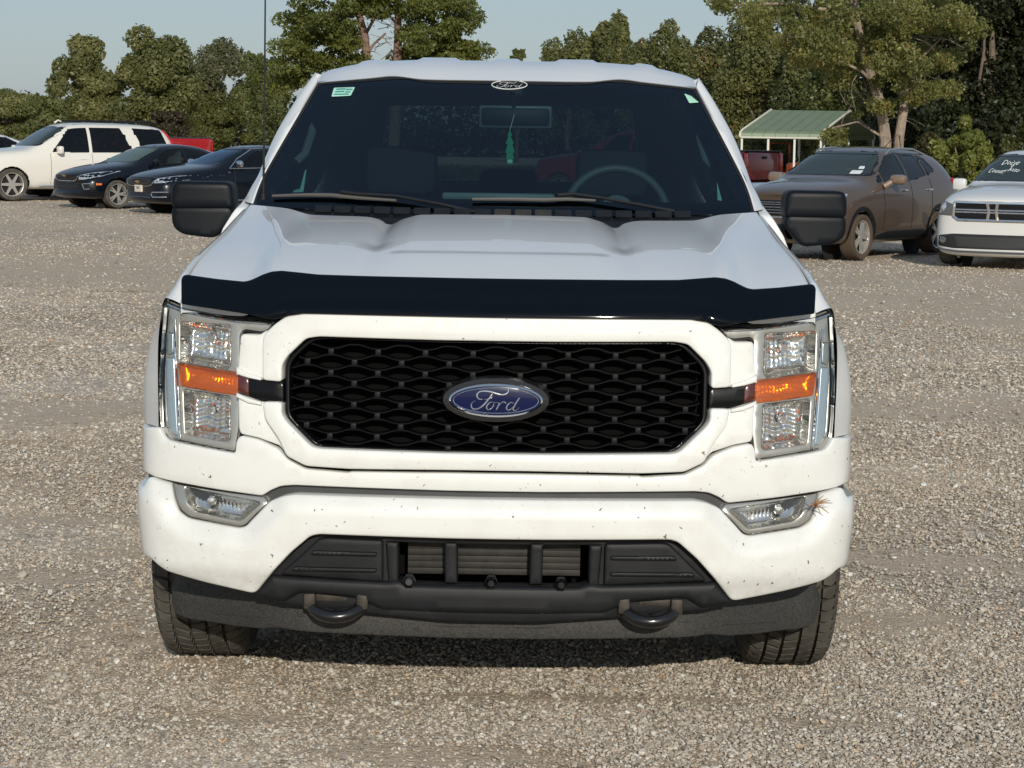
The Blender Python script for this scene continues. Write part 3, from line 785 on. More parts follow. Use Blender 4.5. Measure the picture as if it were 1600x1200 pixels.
# ---- cowl, windshield, pillars, roof -----------------------------------------
ws = SY(lambda x, z: 1.30 + 1.40 * (z - 1.45) + .27 * x * x)
wsh = [ws.T(*p) for p in [(700, 127), (660, 125.2), (634, 120), (606, 121), (500, 129), (495, 131), (414, 269), (397, 312), (397, 322), (700, 336)]]
wsp = round_poly(full([(abs(x), z) for x, z in wsh]), .012)
windshield = panel('windshield', wsp, ws, M_WSHIELD, truck, r=.002, thick=.005, sp=.05)
wi = [ws.T(*p) for p in [(700, 137), (660, 135), (634, 131), (606, 132), (510, 138), (432, 269), (415, 306), (700, 312)]]
wip = round_poly(full([(abs(x), z) for x, z in wi]), .02)
panel('frit_border', wsp, ws, mat('frit_black', (.004, .005, .006), rough=.25), windshield, holes=[wip], off=.008, r=0, thick=0, sp=.05)
trim_in = round_poly(full([(abs(x) - .010, z + (.0 if i > 6 else -.008)) for i, (x, z) in enumerate(wsh)]), .012)
panel('rubber_trim', round_poly(full([(abs(x) + .006, z + (.0 if i > 6 else .004)) for i, (x, z) in enumerate(wsh)]), .012), ws, M_RUBBER, windshield, holes=[trim_in], off=-.003, r=.002, thick=.012, sp=.04)
# cowl panel under the glass
P = []
for j in range(-60, 61):
    a = j / 60; s = abs(a); x = a * .872
    yr_ = float(yr(s)); zr_ = float(zr(s))
    row = []
    for t in np.linspace(0, 1, 8):
        yb = yr_ - .03; yt = 1.30 + 1.40 * (1.435 - 1.45) + .27 * x * x
        y = yb + (max(yt, yb + .06) + .03 - yb) * t
        z = (zr_ - .035) + (1.470 - .012 - zr_ + .02) * t ** 1.3
        row.append((x, y, z))
    P.append(row)
m = MB(); m.grid(P); cowl = m.build('cowl_panel', M_PLAST, truck)
m = MB()
for k in range(-9, 10):
    x = k * .068
    yc = 1.30 + .27 * x * x - .075
    P2 = Euler((R(35), 0, 0)).to_matrix()
    m2 = MB(); m2.box((x, yc, 1.448), (.056, .035, .008), rot=P2, bev=.002); m2.build('cowl_vent', M_SLAT if 0 <= k <= 2 else M_PLAST, cowl)  # light on a few vents put into a paler colour, the rest dark
# pillars
GL = [(495, 130), (475, 163), (453, 200), (432, 236), (414, 268), (403, 292), (394, 318)]
OL = [(491, 112), (464, 150), (434.5, 198), (414.5, 240), (401, 273), (390, 292), (379, 314)]
for sg in (-1, 1):
    P = []
    for (a, b), (c, d) in zip(GL, OL):
        x, z = ws.T(a, b); x = abs(x) - .004; y = float(ws.S(x, z)) + .002
        o = at(c, d, y + .07); ox = abs(o[0]) + (-.012); oz = o[2]
        ox = abs(o[0]) - .005
        mid = ((x * .55 + ox * .45), y + .012, z * .55 + oz * .45)
        row = [(x, y + .03, z), (x, y - .006, z), (x * .85 + ox * .15, y - .010, z * .85 + oz * .15), mid, (x * .2 + ox * .8, y + .035, z * .2 + oz * .8), (ox, y + .075, oz), (ox + .004, y + .13, oz - .004), (ox - .02, y + .16, oz - .01)]
        P.append([(sg * q[0], q[1], q[2]) for q in row])
    A = np.array(P); B = np.stack([catmull(A[:, j], 5) for j in range(A.shape[1])], 1)
    m = MB(); m.grid(B.tolist()); m.build('pillar', M_WHITE, truck, angle=60)
# roof
hd = crv([0, .12, .20, .30, .42, .5, .695], [ws.T(775, 127)[1]] * 3 + [ws.T(655, 125)[1], ws.T(620, 120)[1], ws.T(580, 123)[1], ws.T(497, 130)[1]])
rfz = crv([0, .30, .50, .60, .66, .70, .735], [1.992, 1.992, 1.982, 1.967, 1.952, 1.938, 1.915])
def rib(x, y):
    s = abs(x); k = float(smooth01(y, 2.15, 2.32))
    r = 0
    for a, b in ((.0, .035), (.20, .325), (.50, .555)): r = max(r, float(smooth01(s, a - .02, a)) * (1 - float(smooth01(s, b, b + .02)))) if a > 0 else max(r, 1 - float(smooth01(s, b, b + .02)))
    return .009 * k * r
P = []
for j in range(-70, 71):
    a = j / 70; s = abs(a); xw = .735 * a; row = []
    x0 = a * .700; z0 = float(hd(min(abs(x0), .695))); y0 = float(ws.S(x0, z0))
    row.append((x0, y0 + .02, z0 - .012)); row.append((x0, y0 - .006, z0 + .003))
    for y in (2.02, 2.10, 2.18, 2.26, 2.34, 2.45, 2.6, 3.0, 3.5, 3.9, 4.1):
        yy = max(y, y0 + .02 + (y - 2.02) * .9); t = min(1, (yy - y0) / (2.36 - y0)); e = 1 - (1 - t) ** 2.2
        zt = float(rfz(abs(xw))) - .000 - .05 * float(smooth01(yy, 3.4, 4.2)); x = x0 + (xw - x0) * min(1, t * 2)
        row.append((x, yy, z0 + .003 + (zt - z0 - .003) * e + rib(x, yy)))
    P.append(row)
m = MB(); m.grid(P); m.build('roof', M_WHITE, truck, angle=60)

# cab side: doors, windows; bed side
class SX:
    def __init__(s, X, sg): s.X = X; s.sg = sg
    def __call__(s, y, z, off): y = np.asarray(y, float); z = np.asarray(z, float); return np.stack([s.sg * (s.X(z) - off), y, z], 1)
cabX = crv([.40, .6, .9, 1.2, 1.36, 1.47, 1.6, 1.8, 1.94], [1.00, 1.035, 1.045, 1.03, .985, .918, .862, .785, .722])
bedX = crv([.5, .8, 1.2, 1.42], [1.03, 1.05, 1.045, 1.02])
for sg in (-1, 1):
    S = SX(cabX, sg)
    W1 = round_poly([(1.75, 1.46), (2.30, 1.87), (2.86, 1.885), (2.86, 1.44)], .03)
    W2 = round_poly([(2.96, 1.44), (2.96, 1.885), (3.72, 1.87), (3.90, 1.46)], .04)
    d1 = panel('front_door', round_poly([(1.51, .50), (1.51, 1.44), (1.62, 1.475), (2.20, 1.925), (2.91, 1.935), (2.91, .50)], .02), S, M_WHITE, truck, holes=[W1], r=.006, thick=.03, sp=.08, esp=.05)
    d2 = panel('rear_door', round_poly([(2.918, .50), (2.918, 1.935), (3.78, 1.92), (4.0, 1.46), (4.0, .75), (3.95, .50)], .02), S, M_WHITE, truck, holes=[W2], r=.006, thick=.03, sp=.08, esp=.05)
    for d, W, yh in ((d1, W1, 2.72), (d2, W2, 3.8)):
        panel('window', W, S, M_SGLASS, d, off=.014, r=0, thick=0, sp=.1, esp=.05)
        m = MB(); m.box((sg * 1.045, yh, 1.16), (.03, .2, .035), bev=.01); m.build('door_handle', M_PLAST, d)
    panel('cab_corner', round_poly([(4.006, .50), (4.006, 1.46), (3.79, 1.925), (4.10, 1.90), (4.14, .50)], .01), S, M_WHITE, truck, r=.004, thick=.03, sp=.08, esp=.05)
    B = SX(bedX, sg)
    ar = [(4.63 + math.cos(t) * .50, .42 + math.sin(t) * .50) for t in np.linspace(math.pi - .12, .12, 24)]
    panel('bed_side', [(4.16, .50)] + ar + [(5.85, .52), (5.85, 1.43), (4.16, 1.43)], B, M_WHITE, truck, r=.006, thick=.05, sp=.08, esp=.05)
    m = MB(); m.box((sg * .97, 2.8, .46), (.10, 2.3, .07), bev=.02); m.build('running_board', M_PLAST, truck)
    ring = []
    for t in np.linspace(0, math.pi, 25):
        ring.append([(sg * x, 4.63 - math.cos(t) * rr, .42 + math.sin(t) * rr) for x, rr in ((1.05, .51), (1.06, .50), (1.055, .48), (1.0, .475), (.70, .475))])
    m = MB(); m.grid(ring); m.build('wheel_arch', M_PLAST, truck, angle=60)
    m = MB(); m.box((sg * .98, 5.865, 1.20), (.12, .06, .38), bev=.02); m.build('tail_light', M_REDLAMP, truck)
m = MB(); m.box((0, 5.86, 1.14), (1.80, .06, .58), bev=.02); m.build('tailgate', M_WHITE, truck)
m = MB(); m.box((0, 5.95, .62), (2.0, .16, .22), bev=.04); m.build('rear_bumper', M_CHROME, truck)
m = MB(); m.box((0, 5.0, .86), (1.96, 1.66, .04)); m.build('bed_floor', M_PLAST, truck)
m = MB(); m.box((0, 3.4, .50), (1.7, 4.8, .12)); m.box((0, 1.25, .66), (1.3, .5, .5)); m.build('underbody', M_UNDER, truck)
# cab back with its window
Bk = SY(lambda x, z: 4.14 - .18 * np.maximum(z - 1.40, 0))
bwn = round_poly([(-.62, 1.50), (-.56, 1.84), (.56, 1.84), (.62, 1.50)], .03)
panel('cab_back', round_poly([(-1.0, .50), (-1.0, 1.30), (-.93, 1.46), (-.72, 1.93), (.72, 1.93), (.93, 1.46), (1.0, 1.30), (1.0, .50)], .03), Bk, M_WHITE, truck, holes=[bwn], r=.004, thick=.04, sp=.1, esp=.05)
panel('rear_window', bwn, Bk, M_SGLASS3, truck, off=.01, r=0, thick=0, sp=.2, esp=.1)

# ---- inside the cab ----------------------------------------------------------
P = []
for x in np.linspace(-.84, .84, 29):
    row = []
    for t in np.linspace(0, 1, 10):
        y = 1.36 + .27 * x * x + .50 * t; z = 1.400 + .020 * math.sin(t * 2.2) - .24 * max(0, t - .78) * 3
        if x > .10: z += .045 * math.exp(-((x - .42) / .17) ** 2) * math.exp(-((t - .72) / .2) ** 2)
        row.append((x, y, z))
    P.append(row)
m = MB(); m.grid(P); dash = m.build('dashboard', M_DASH, truck)
m = MB(); m.box((0, 1.80, 1.15), (1.7, .30, .42), bev=.05); m.build('dash_front', M_DASH, dash)
m = MB(); m.box((-.02, 1.62, 1.492), (.40, .05, .026), bev=.01); m.box((-.02, 1.64, 1.44), (.36, .04, .08), bev=.01); m.build('dash_reflection', mat('dash_reflection_grey', (.20, .25, .235), rough=.5), dash)  # pale boxes added to stand for a reflection on the windshield
m = MB(); m.lathe([(-.04, .20), (-.04, 0)], 'y', (0, 0, 0), n=8)
swc = Vector((.415, 2.02, 1.415)); rot = Euler((R(-22), 0, 0)).to_matrix()
m = MB(); ring = [swc + rot @ Vector((math.cos(t) * .190, 0, math.sin(t) * .190)) for t in np.linspace(0, 2 * math.pi, 49)]
m.tube(ring, .0155, n=10, caps=False)
for t in (R(0), R(180), R(270)): m.tube([swc + rot @ Vector((math.cos(t) * .19, 0, math.sin(t) * .19)), swc + rot @ Vector((math.cos(t) * .05, -.03, math.sin(t) * .05))], .014, n=8)
m.tube([swc + rot @ Vector((0, -.02, 0)), swc + rot @ Vector((0, -.05, 0))], .065, n=20)
m.build('steering_wheel', mat('wheel_leather', (.10, .11, .10), rough=.5), truck)
for sx in (-.42, .42):
    m = MB(); m.box((sx, 2.50, 1.10), (.52, .16, .70), rot=Euler((R(-12), 0, 0)).to_matrix(), bev=.06); m.box((sx, 2.30, .85), (.52, .5, .16), bev=.05)
    st_ = m.build('seat', M_INT, truck)
    m = MB(); m.box((sx, 2.60, 1.56), (.29, .10, .20), rot=Euler((R(-8), 0, 0)).to_matrix(), bev=.045); m.build('headrest', M_INT, st_)
m = MB(); m.box((0, 3.55, 1.10), (1.5, .14, .62), rot=Euler((R(-12), 0, 0)).to_matrix(), bev=.06)
rs = m.build('rear_seat', M_INT, truck)
for sx in (-.48, 0, .48):
    m = MB(); m.box((sx, 3.66, 1.49), (.26, .09, .14), bev=.04); m.build('headrest', M_INT, rs)
m = MB(); m.box((0, 3.05, 1.915), (1.24, 1.6, .02)); m.build('headliner', mat('headliner_grey', (.10, .105, .10), rough=.9), truck)
m = MB(); m.box((.035, 1.90, 1.775), (.255, .035, .072), bev=.02); mb_ = m.build('rear_view_mirror', M_PLAST, truck); m = MB(); m.box((.035, 1.90, 1.775), (.268, .02, .084), bev=.009); m.build('mirror_rim', mat('rim_grey', (.11, .13, .13), rough=.4), mb_)
m = MB(); m.box((.035, 1.876, 1.775), (.236, .004, .058), bev=.001)
m = MB(); m.tube([(.03, 1.90, 1.80), (.02, 1.885, 1.87)], .010, n=8); m.box((.03, 1.925, 1.86), (.07, .03, .035), bev=.010); m.build('mirror_mount', M_PLAST, mb_)
for sg in (-1, 1):   # grab handles on the pillars, pale B-pillar trim
    m = MB(); q = [(sg * .735, 2.02, 1.74), (sg * .715, 1.99, 1.71), (sg * .735, 1.92, 1.63), (sg * .765, 1.90, 1.60)]
    m.tube(q, .016, n=8); m.build('grab_handle', mat('trim_grey', (.17, .18, .18), rough=.6), truck)
    m = MB(); m.box((sg * .84, 2.90, 1.62), (.03, .10, .55), rot=Euler((0, R(-sg * 20), 0)).to_matrix(), bev=.01); m.build('door_pillar_trim', MATS['trim_grey'], truck)

# ---- windshield print: oval decal, stickers -----------------------------------
def on_ws(px, py, off=-.004):
    x, z = ws.T(px, py); return (x, float(ws.S(x, z)) + off, z)
m = MB(); m.tube([on_ws(796 + 27.5 * math.cos(t), 132.5 + 6.8 * math.sin(t)) for t in np.linspace(0, 2 * math.pi, 41)], .0016, n=5, caps=False)
mm = script_mesh(lambda x, z: on_ws(796 + (x - 735) * .078, 132.5 + (z - 436) * .040), .00025, 1.3)
m.add(mm.v, mm.f); m.build('oval_decal', M_WPRINT, windshield)
st1 = round_poly([ws.T(*p) for p in [(522, 137), (555, 136), (548, 149.5), (518, 151)]], .004)
panel('sticker', st1, ws, M_STICK, windshield, off=-.0035, r=0, thick=.001, sp=.05)
m = MB()
for (a, b, c) in ((526, 540, 139.5), (541, 551, 140), (524, 538, 143.5), (540, 548, 144), (522, 545, 147.5)): m.tube([on_ws(a, c, -.006), on_ws(b, c - .5, -.006)], .0022, n=4)
m.build('sticker_print', mat('teal_print', (.02, .20, .25), rough=.5), windshield)
panel('sticker', round_poly([ws.T(*p) for p in [(1069, 146), (1080, 150), (1092, 160), (1077, 161)]], .003), ws, M_STICK, windshield, off=-.0035, r=0, thick=.001, sp=.05)
panel('sticker', round_poly([ws.T(*p) for p in [(1121, 284), (1129, 314), (1122, 313)]], .002), ws, M_STICK, windshield, off=.02, r=0, thick=.001, sp=.05)
panel('sticker', round_poly([ws.T(*p) for p in [(476, 265), (478, 266), (473, 300), (456, 301), (459, 297), (468, 295)]], .002), ws, M_STICK, windshield, off=.02, r=0, thick=.001, sp=.05)

# air freshener hanging from the mirror: a thing of its own
ty = 1.86
FP = [(796.5, 203), (800, 212), (798, 213), (803, 224), (800.5, 225), (804, 238), (801, 240), (803, 246), (801, 248), (801, 257), (792.5, 257), (792.5, 248), (790.5, 246), (792, 240), (789.5, 238), (793, 225), (790, 224), (794.5, 213), (793, 212)]
fp = [(at(a, b, ty)[0], at(a, b, ty)[2]) for a, b in FP]
fr_ = panel('air_freshener', fp, SY(lambda x, z: ty + 0 * x), M_GREEN, None, r=0, thick=.003, sp=.02, esp=.01)
tag(fr_, 'green tree-shaped card air freshener hanging below the rear-view mirror of the white pickup', 'air freshener')
m = MB(); m.tube([at(796.5, 204, ty), (.035, 1.89, 1.80)], .0012, n=5); m.build('cord', M_WPRINT, fr_)
m = MB(); m.box(tuple(at(796.7, 252, ty - .004)), (.018, .002, .012)); m.build('card_print', M_STICK, fr_)

# ---- wipers ------------------------------------------------------------------
for pts, blade in (([(757, 334), (690, 319), (620, 306), (560, 303), (535, 300)], [(427, 306), (480, 304.5), (520, 305), (560, 309), (620, 313)]),
                   ([(1052, 330), (1000, 320), (940, 309), (895, 303), (870, 305)], [(738, 311), (800, 311), (850, 312), (885, 311), (930, 313)])):
    m = MB(); m.tube([on_ws(a, b, -.035) for a, b in pts], [.012, .010, .009, .011, .012], n=8, squash=.6); wp = m.build('wiper', M_RUBBER, truck)
    m = MB(); m.tube([on_ws(a, b, -.022) for a, b in blade], [.007, .009, .010, .009, .006], n=8, squash=.8)
    m.build('wiper_blade', mat('wiper_grey', (.10, .095, .085), rough=.5), wp)
m = MB(); p0 = at(411.5, 312, 1.40); p1 = p0 + np.array([.006, 0, .86]); m.tube([p0, p0 + np.array([.0, 0, .02])], .011, n=10)
ant = m.build('antenna', M_PLAST, truck); m = MB(); m.tube([p0, (p0 + p1) / 2 + np.array([.001, 0, 0]), p1], [.0042, .0032, .0024], n=8); m.build('mast', M_RUBBER, ant)

# ---- door mirrors ------------------------------------------------------------
for sg in (-1, 1):
    def L(px, py): 
        q = at(px, py, 1.6); return (abs(q[0]) - .0 + (.040 if sg > 0 else .004), q[2])
    o1 = [L(271, 296), L(275, 286), L(282, 283), L(360, 284), L(368, 292), L(369, 323), L(364, 326), L(271, 325)]
    o2 = [L(271, 322), L(366, 322), L(369, 340), L(345, 366), L(336, 371.5), L(290, 366), L(277, 358), L(271.5, 348)]
    bulge = lambda x, z: 1.56 + .5 * (np.abs(np.abs(x) - 1.05)) ** 2.0
    def MS(x, z, off): return np.stack([x, bulge(x, z) + off, z], 1)
    q1 = round_poly([(sg * a, b) for a, b in o1], .022); q2 = round_poly([(sg * a, b) for a, b in o2], .022)
    mr = panel('door_mirror', q1, MS, M_MIRROR_CAP, truck, r=.014, thick=.11, sp=.02, esp=.010)
    panel('mirror_body', q2, MS, M_MIRROR_CAP, mr, off=.008, r=.010, thick=.10, sp=.02, esp=.010)
    ins = round_poly([(sg * a, b) for a, b in [L(292, 328), L(314, 328), L(314, 357), L(300, 356), L(294, 350)]], .008)
    panel('turn_lamp', ins, MS, M_GLOSS, mr, off=.010, r=.005, thick=.02, sp=.02)
    ins = round_poly([(sg * a, b) for a, b in [L(319, 328), L(362, 328), L(364, 342), L(352, 353), L(319, 357)]], .008)
    panel('mirror_insert', ins, MS, M_MIRROR_CAP, mr, off=.010, r=.006, thick=.02, sp=.02)
    m = MB(); m.tube([(sg * 1.02, 1.66, 1.385), (sg * .93, 1.72, 1.37), (sg * .88, 1.78, 1.36)], [.045, .04, .045], n=12, squash=.7); m.build('mirror_arm', M_PLAST, mr)
    gl = round_poly([(sg * a, b) for a, b in [L(278, 292), L(362, 292), L(362, 345), L(335, 362), L(285, 356)]], .015)
    panel('mirror_glass', gl, SY(lambda x, z: 1.672 + 0 * x), M_CHROME, mr, r=0, thick=.004, sp=.05)

# ---- wheels ------------------------------------------------------------------
def make_tyre_mesh(rad, width, rim, blocks=True, n=58):
    w = width / 2
    prof = [(-w * .80, rim), (-w * .97, rim + (rad - rim) * .28), (-w * 1.0, rim + (rad - rim) * .5), (-w * .96, rim + (rad - rim) * .78), (-w * .88, rad - .028), (-w * .78, rad - .018)]
    m = MB(); inner = [(x, r) for x, r in prof]; m.lathe(inner + [(-x, r) for x, r in inner[::-1]], 'x', n=64)
    if blocks:
        R0, R1 = rad - .020, rad
        rows_ = [(-.86, -.58), (-.51, -.22), (-.145, .145), (.22, .51), (.58, .86)]
        for ri, (a, b) in enumerate(rows_):
            for k in range(n):
                t0 = 2 * math.pi * (k + .5 * (ri % 2)) / n; dt = 2 * math.pi / n; g = dt * .17
                sk = dt * (.55 if ri in (1, 3) else .18) * (1 if ri < 2 else -1)
                sh = .012 if ri in (0, 4) else 0
                vs = []
                for (xx, tt) in ((a, t0 + g), (b, t0 + g + sk), (b, t0 + dt - g + sk), ((a + b) / 2, t0 + dt - g + sk * .2 + dt * .1), (a, t0 + dt - g)):
                    for rr in (R0 - .008, R1 - (sh if (ri == 0 and xx == a) or (ri == 4 and xx == b) else 0)):
                        vs.append((xx * w, rr * math.cos(tt), rr * math.sin(tt)))
                fs = [(1, 3, 5, 7, 9)] + [(2 * i, 2 * ((i + 1) % 5), 2 * ((i + 1) % 5) + 1, 2 * i + 1) for i in range(5)]
                m.add(vs, fs)
        for k in range(n):    # shoulder lugs
            for s in (-1, 1):
                t0 = 2 * math.pi * (k + .2) / n; dt = 2 * math.pi / n * .72
                vs = [(s * w * x, r * math.cos(t), r * math.sin(t)) for t in (t0, t0 + dt) for x, r in ((.86, rad - .010), (.965, rad - .035), (.97, rad - .055), (.80, rad - .05))]
                m.add(vs, [(0, 1, 5, 4), (1, 2, 6, 5), (2, 3, 7, 6), (0, 3, 2, 1), (4, 5, 6, 7)])
    return m
def make_wheel(parent, cx, cy, rad, width, rim, sg, mt, spokes=6, blocks=False, split=False, tmat=None):
    """wheel at (cx, cy) in the vehicle's frame; axle along x"""
    m = make_tyre_mesh(rad, width, rim, blocks)
    w = m.build('wheel', tmat or M_TYRE, parent, angle=30); w.location = (cx, cy, rad)
    m = MB(); fx = sg * width * .36
    m.lathe([(sg * width * .42, rim + .004), (sg * width * .40, rim - .012), (-sg * width * .40, rim - .03), (-sg * width * .42, rim)], 'x', n=40)
    m.lathe([(fx, 0), (fx, rim * .20), (fx - sg * .02, rim * .24)], 'x', n=20)
    for k in range(spokes):
        t = 2 * math.pi * k / spokes
        offs = (-.10, .10) if split else (0,)
        for o in offs:
            a0, a1 = t + o * .8, t + o * 1.6
            p0 = Vector((fx, math.cos(a0) * rim * .16, math.sin(a0) * rim * .16)); p1 = Vector((fx - sg * .004, math.cos(a1) * (rim - .008), math.sin(a1) * (rim - .008)))
            d = (p1 - p0).normalized(); sd_ = Vector((sg, 0, 0)).cross(d)
            w0, w1 = (.035, .022) if not split else (.020, .014)
            w0 *= rim / .23; w1 *= rim / .23; bk = Vector((-sg * .03, 0, 0))
            vs = [p0 - sd_ * w0, p0 + sd_ * w0, p1 + sd_ * w1, p1 - sd_ * w1]; vs += [v + bk for v in vs]
            m.add(vs, [(0, 1, 2, 3), (4, 7, 6, 5), (0, 4, 5, 1), (1, 5, 6, 2), (2, 6, 7, 3), (3, 7, 4, 0)])
    m.build('rim', mt, w, angle=30)
    m = MB(); m.lathe([(sg * width * .05, 0), (sg * width * .05, rim * .85)], 'x', n=24); m.build('brake_disc', M_UNDER, w)
    return w
for cy in (WB, 4.63):
    for sg in (-1, 1):
        make_wheel(truck, sg * .935, cy, .42, .285, .235, sg, M_ALLOY, 6, blocks=True)

# ============================================================ GROUND AND GRAVEL
def fast_mesh(name, V, F, material, attrs=None, smooth=False):
    """V (n,3), F (m,k) constant k"""
    me = bpy.data.meshes.new(name); n, (mF, k) = len(V), F.shape
    me.vertices.add(n); me.vertices.foreach_set('co', V.astype(np.float32).ravel())
    me.loops.add(mF * k); me.loops.foreach_set('vertex_index', F.astype(np.int32).ravel())
    me.polygons.add(mF); me.polygons.foreach_set('loop_start', np.arange(0, mF * k, k, dtype=np.int32))
    me.polygons.foreach_set('use_smooth', np.full(mF, smooth))
    if attrs is not None:
        a = me.color_attributes.new('tone', 'FLOAT_COLOR', 'POINT'); c = np.ones((n, 4), np.float32); c[:, :3] = attrs; a.data.foreach_set('color', c.ravel())
    me.update(); me.validate()
    me.materials.append(material); o = bpy.data.objects.new(name, me); col.objects.link(o)
    return o
def node_ground():
    m = bpy.data.materials.new('gravel_ground'); m.use_nodes = True; nt = m.node_tree; b = nt.nodes['Principled BSDF']; L = nt.links
    b.inputs['Roughness'].default_value = .95; b.inputs['Specular IOR Level'].default_value = .12
    tc = nt.nodes.new('ShaderNodeTexCoord')
    def noise(s, d=5, r=.55):
        n = nt.nodes.new('ShaderNodeTexNoise'); n.inputs['Scale'].default_value = s; n.inputs['Detail'].default_value = d; n.inputs['Roughness'].default_value = r
        L.new(tc.outputs['Object'], n.inputs['Vector']); return n
    def ramp(src, stops):
        r = nt.nodes.new('ShaderNodeValToRGB'); e = r.color_ramp.elements
        while len(e) < len(stops): e.new(.5)
        for q, (p, c) in zip(e, stops): q.position = p; q.color = (*c, 1) if len(c) == 3 else c
        L.new(src, r.inputs[0]); return r
    def mix(a, bb, f, mode='MIX'):
        x = nt.nodes.new('ShaderNodeMixRGB'); x.blend_type = mode
        for i, v in ((0, f), (1, a), (2, bb)):
            if isinstance(v, (int, float)): x.inputs[i].default_value = v if i == 0 else (v, v, v, 1)
            elif isinstance(v, tuple): x.inputs[i].default_value = (*v, 1)
            else: L.new(v, x.inputs[i])
        return x.outputs[0]
    vs = []
    for sc in (62, 130, 26):
        v = nt.nodes.new('ShaderNodeTexVoronoi'); v.inputs['Scale'].default_value = sc; v.inputs['Randomness'].default_value = 1
        L.new(tc.outputs['Object'], v.inputs['Vector']); vs.append(v)
    sep = [nt.nodes.new('ShaderNodeSeparateColor') for _ in vs]
    for v, s in zip(vs, sep): L.new(v.outputs['Color'], s.inputs[0])
    stone = ramp(sep[0].outputs[0], [(0, (.24, .20, .155)), (.30, (.43, .37, .295)), (.65, (.56, .495, .405)), (.88, (.70, .635, .54)), (1, (.82, .77, .67))])
    fine = ramp(sep[1].outputs[1], [(0, (.25, .21, .16)), (.5, (.51, .445, .36)), (1, (.74, .67, .56))])
    dirt_n = noise(.55, 7, .62)
    dirt = ramp(dirt_n.outputs[0], [(.44, (0, 0, 0)), (.56, (1, 1, 1))])
    dcol = mix((.47, .36, .25), (.57, .46, .33), noise(3.0).outputs[0])
    # the grey gravel
    g1 = mix(stone.outputs[0], fine.outputs[0], ramp(noise(9, 3).outputs[0], [(.45, (0, 0, 0)), (.55, (1, 1, 1))]).outputs[0])
    fdirt = mix(dcol, fine.outputs[0], .42)
    dm = nt.nodes.new('ShaderNodeMath'); dm.operation = 'MULTIPLY'; dm.inputs[1].default_value = .75; L.new(dirt.outputs[0], dm.inputs[0])
    c = mix(g1, fdirt, dm.outputs[0])
    big = ramp(noise(.16, 6).outputs[0], [(.35, (.84, .84, .85)), (.65, (1.10, 1.08, 1.05))])
    c = mix(c, big.outputs[0], 1.0, 'MULTIPLY')
    cl_ = ramp(noise(11, 9, .82).outputs[0], [(.36, (.60, .58, .56)), (.5, (1.06, 1.03, 1.0)), (.64, (1.50, 1.45, 1.38))]); c = mix(c, cl_.outputs[0], 1.0, 'MULTIPLY')
    # worn brown streaks and a few dark damp spots, stretched along the traffic
    mp = nt.nodes.new('ShaderNodeMapping'); mp.inputs['Scale'].default_value = (.5, 1.6, 1); L.new(tc.outputs['Object'], mp.inputs['Vector'])
    sn = nt.nodes.new('ShaderNodeTexNoise'); sn.inputs['Scale'].default_value = 1.1; sn.inputs['Detail'].default_value = 8; sn.inputs['Roughness'].default_value = .68; L.new(mp.outputs[0], sn.inputs['Vector'])
    st_ = ramp(sn.outputs[0], [(.56, (1, 1, 1)), (.67, (.68, .60, .52))])
    c = mix(c, st_.outputs[0], 1.0, 'MULTIPLY')
    at_ = nt.nodes.new('ShaderNodeAttribute'); at_.attribute_name = 'tone'; am = nt.nodes.new('ShaderNodeMath'); am.operation = 'MULTIPLY'; am.inputs[1].default_value = .8; L.new(at_.outputs['Fac'], am.inputs[0])
    c = mix(c, mix(dcol, fine.outputs[0], .30), am.outputs[0])
    L.new(c, b.inputs['Base Color'])
    # relief
    inv = []
    h = nt.nodes.new('ShaderNodeMath'); h.operation = 'MULTIPLY'; h.inputs[1].default_value = -.7; L.new(vs[0].outputs['Distance'], h.inputs[0])
    h2 = nt.nodes.new('ShaderNodeMath'); h2.operation = 'MULTIPLY_ADD'; h2.inputs[1].default_value = -.4; L.new(vs[1].outputs['Distance'], h2.inputs[0]); L.new(h.outputs[0], h2.inputs[2])
    h3 = nt.nodes.new('ShaderNodeMath'); h3.operation = 'MULTIPLY_ADD'; h3.inputs[1].default_value = .9; L.new(noise(30, 4).outputs[0], h3.inputs[0]); L.new(h2.outputs[0], h3.inputs[2])
    bp = nt.nodes.new('ShaderNodeBump'); bp.inputs['Strength'].default_value = .6; bp.inputs['Distance'].default_value = .008
    L.new(h3.outputs[0], bp.inputs['Height']); L.new(bp.outputs[0], b.inputs['Normal'])
    return m
# packed bare-dirt patches: (x, y, half width, half depth)
DIRT = [(*ground_at(a, b)[:2], c, d) for a, b, c, d in ((1430, 870, .55, .30), (1390, 965, .40, .16), (1330, 1130, .30, .10), (60, 812, .55, .16), (150, 640, .8, .5), (640, 1175, .42, .09), (1500, 640, 1.1, .8), (1400, 470, 1.6, 1.6), (180, 430, 2.6, 2.0), (240, 860, .35, .18), (50, 900, .30, .14), (1560, 500, 1.2, .8), (300, 1120, .35, .09), (60, 356, 5, 3), (1500, 440, 3, 1.6), (900, 1090, .55, .08))]
def dirt_mask(x, y):
    x = np.asarray(x, float); y = np.asarray(y, float); m_ = np.zeros_like(x)
    wob = .25 * np.sin(x * 5.1 + 1.3 * np.sin(y * 3.7)) + .22 * np.sin(y * 7.3 + 1.1 * np.sin(x * 4.9 + 2)) + .12 * np.sin(x * 17 + y * 13)
    for a, b, c, d in DIRT: m_ = np.maximum(m_, 1 - smooth01(np.hypot((x - a) / c, (y - b) / d) + wob, .55, 1.25))
    return m_
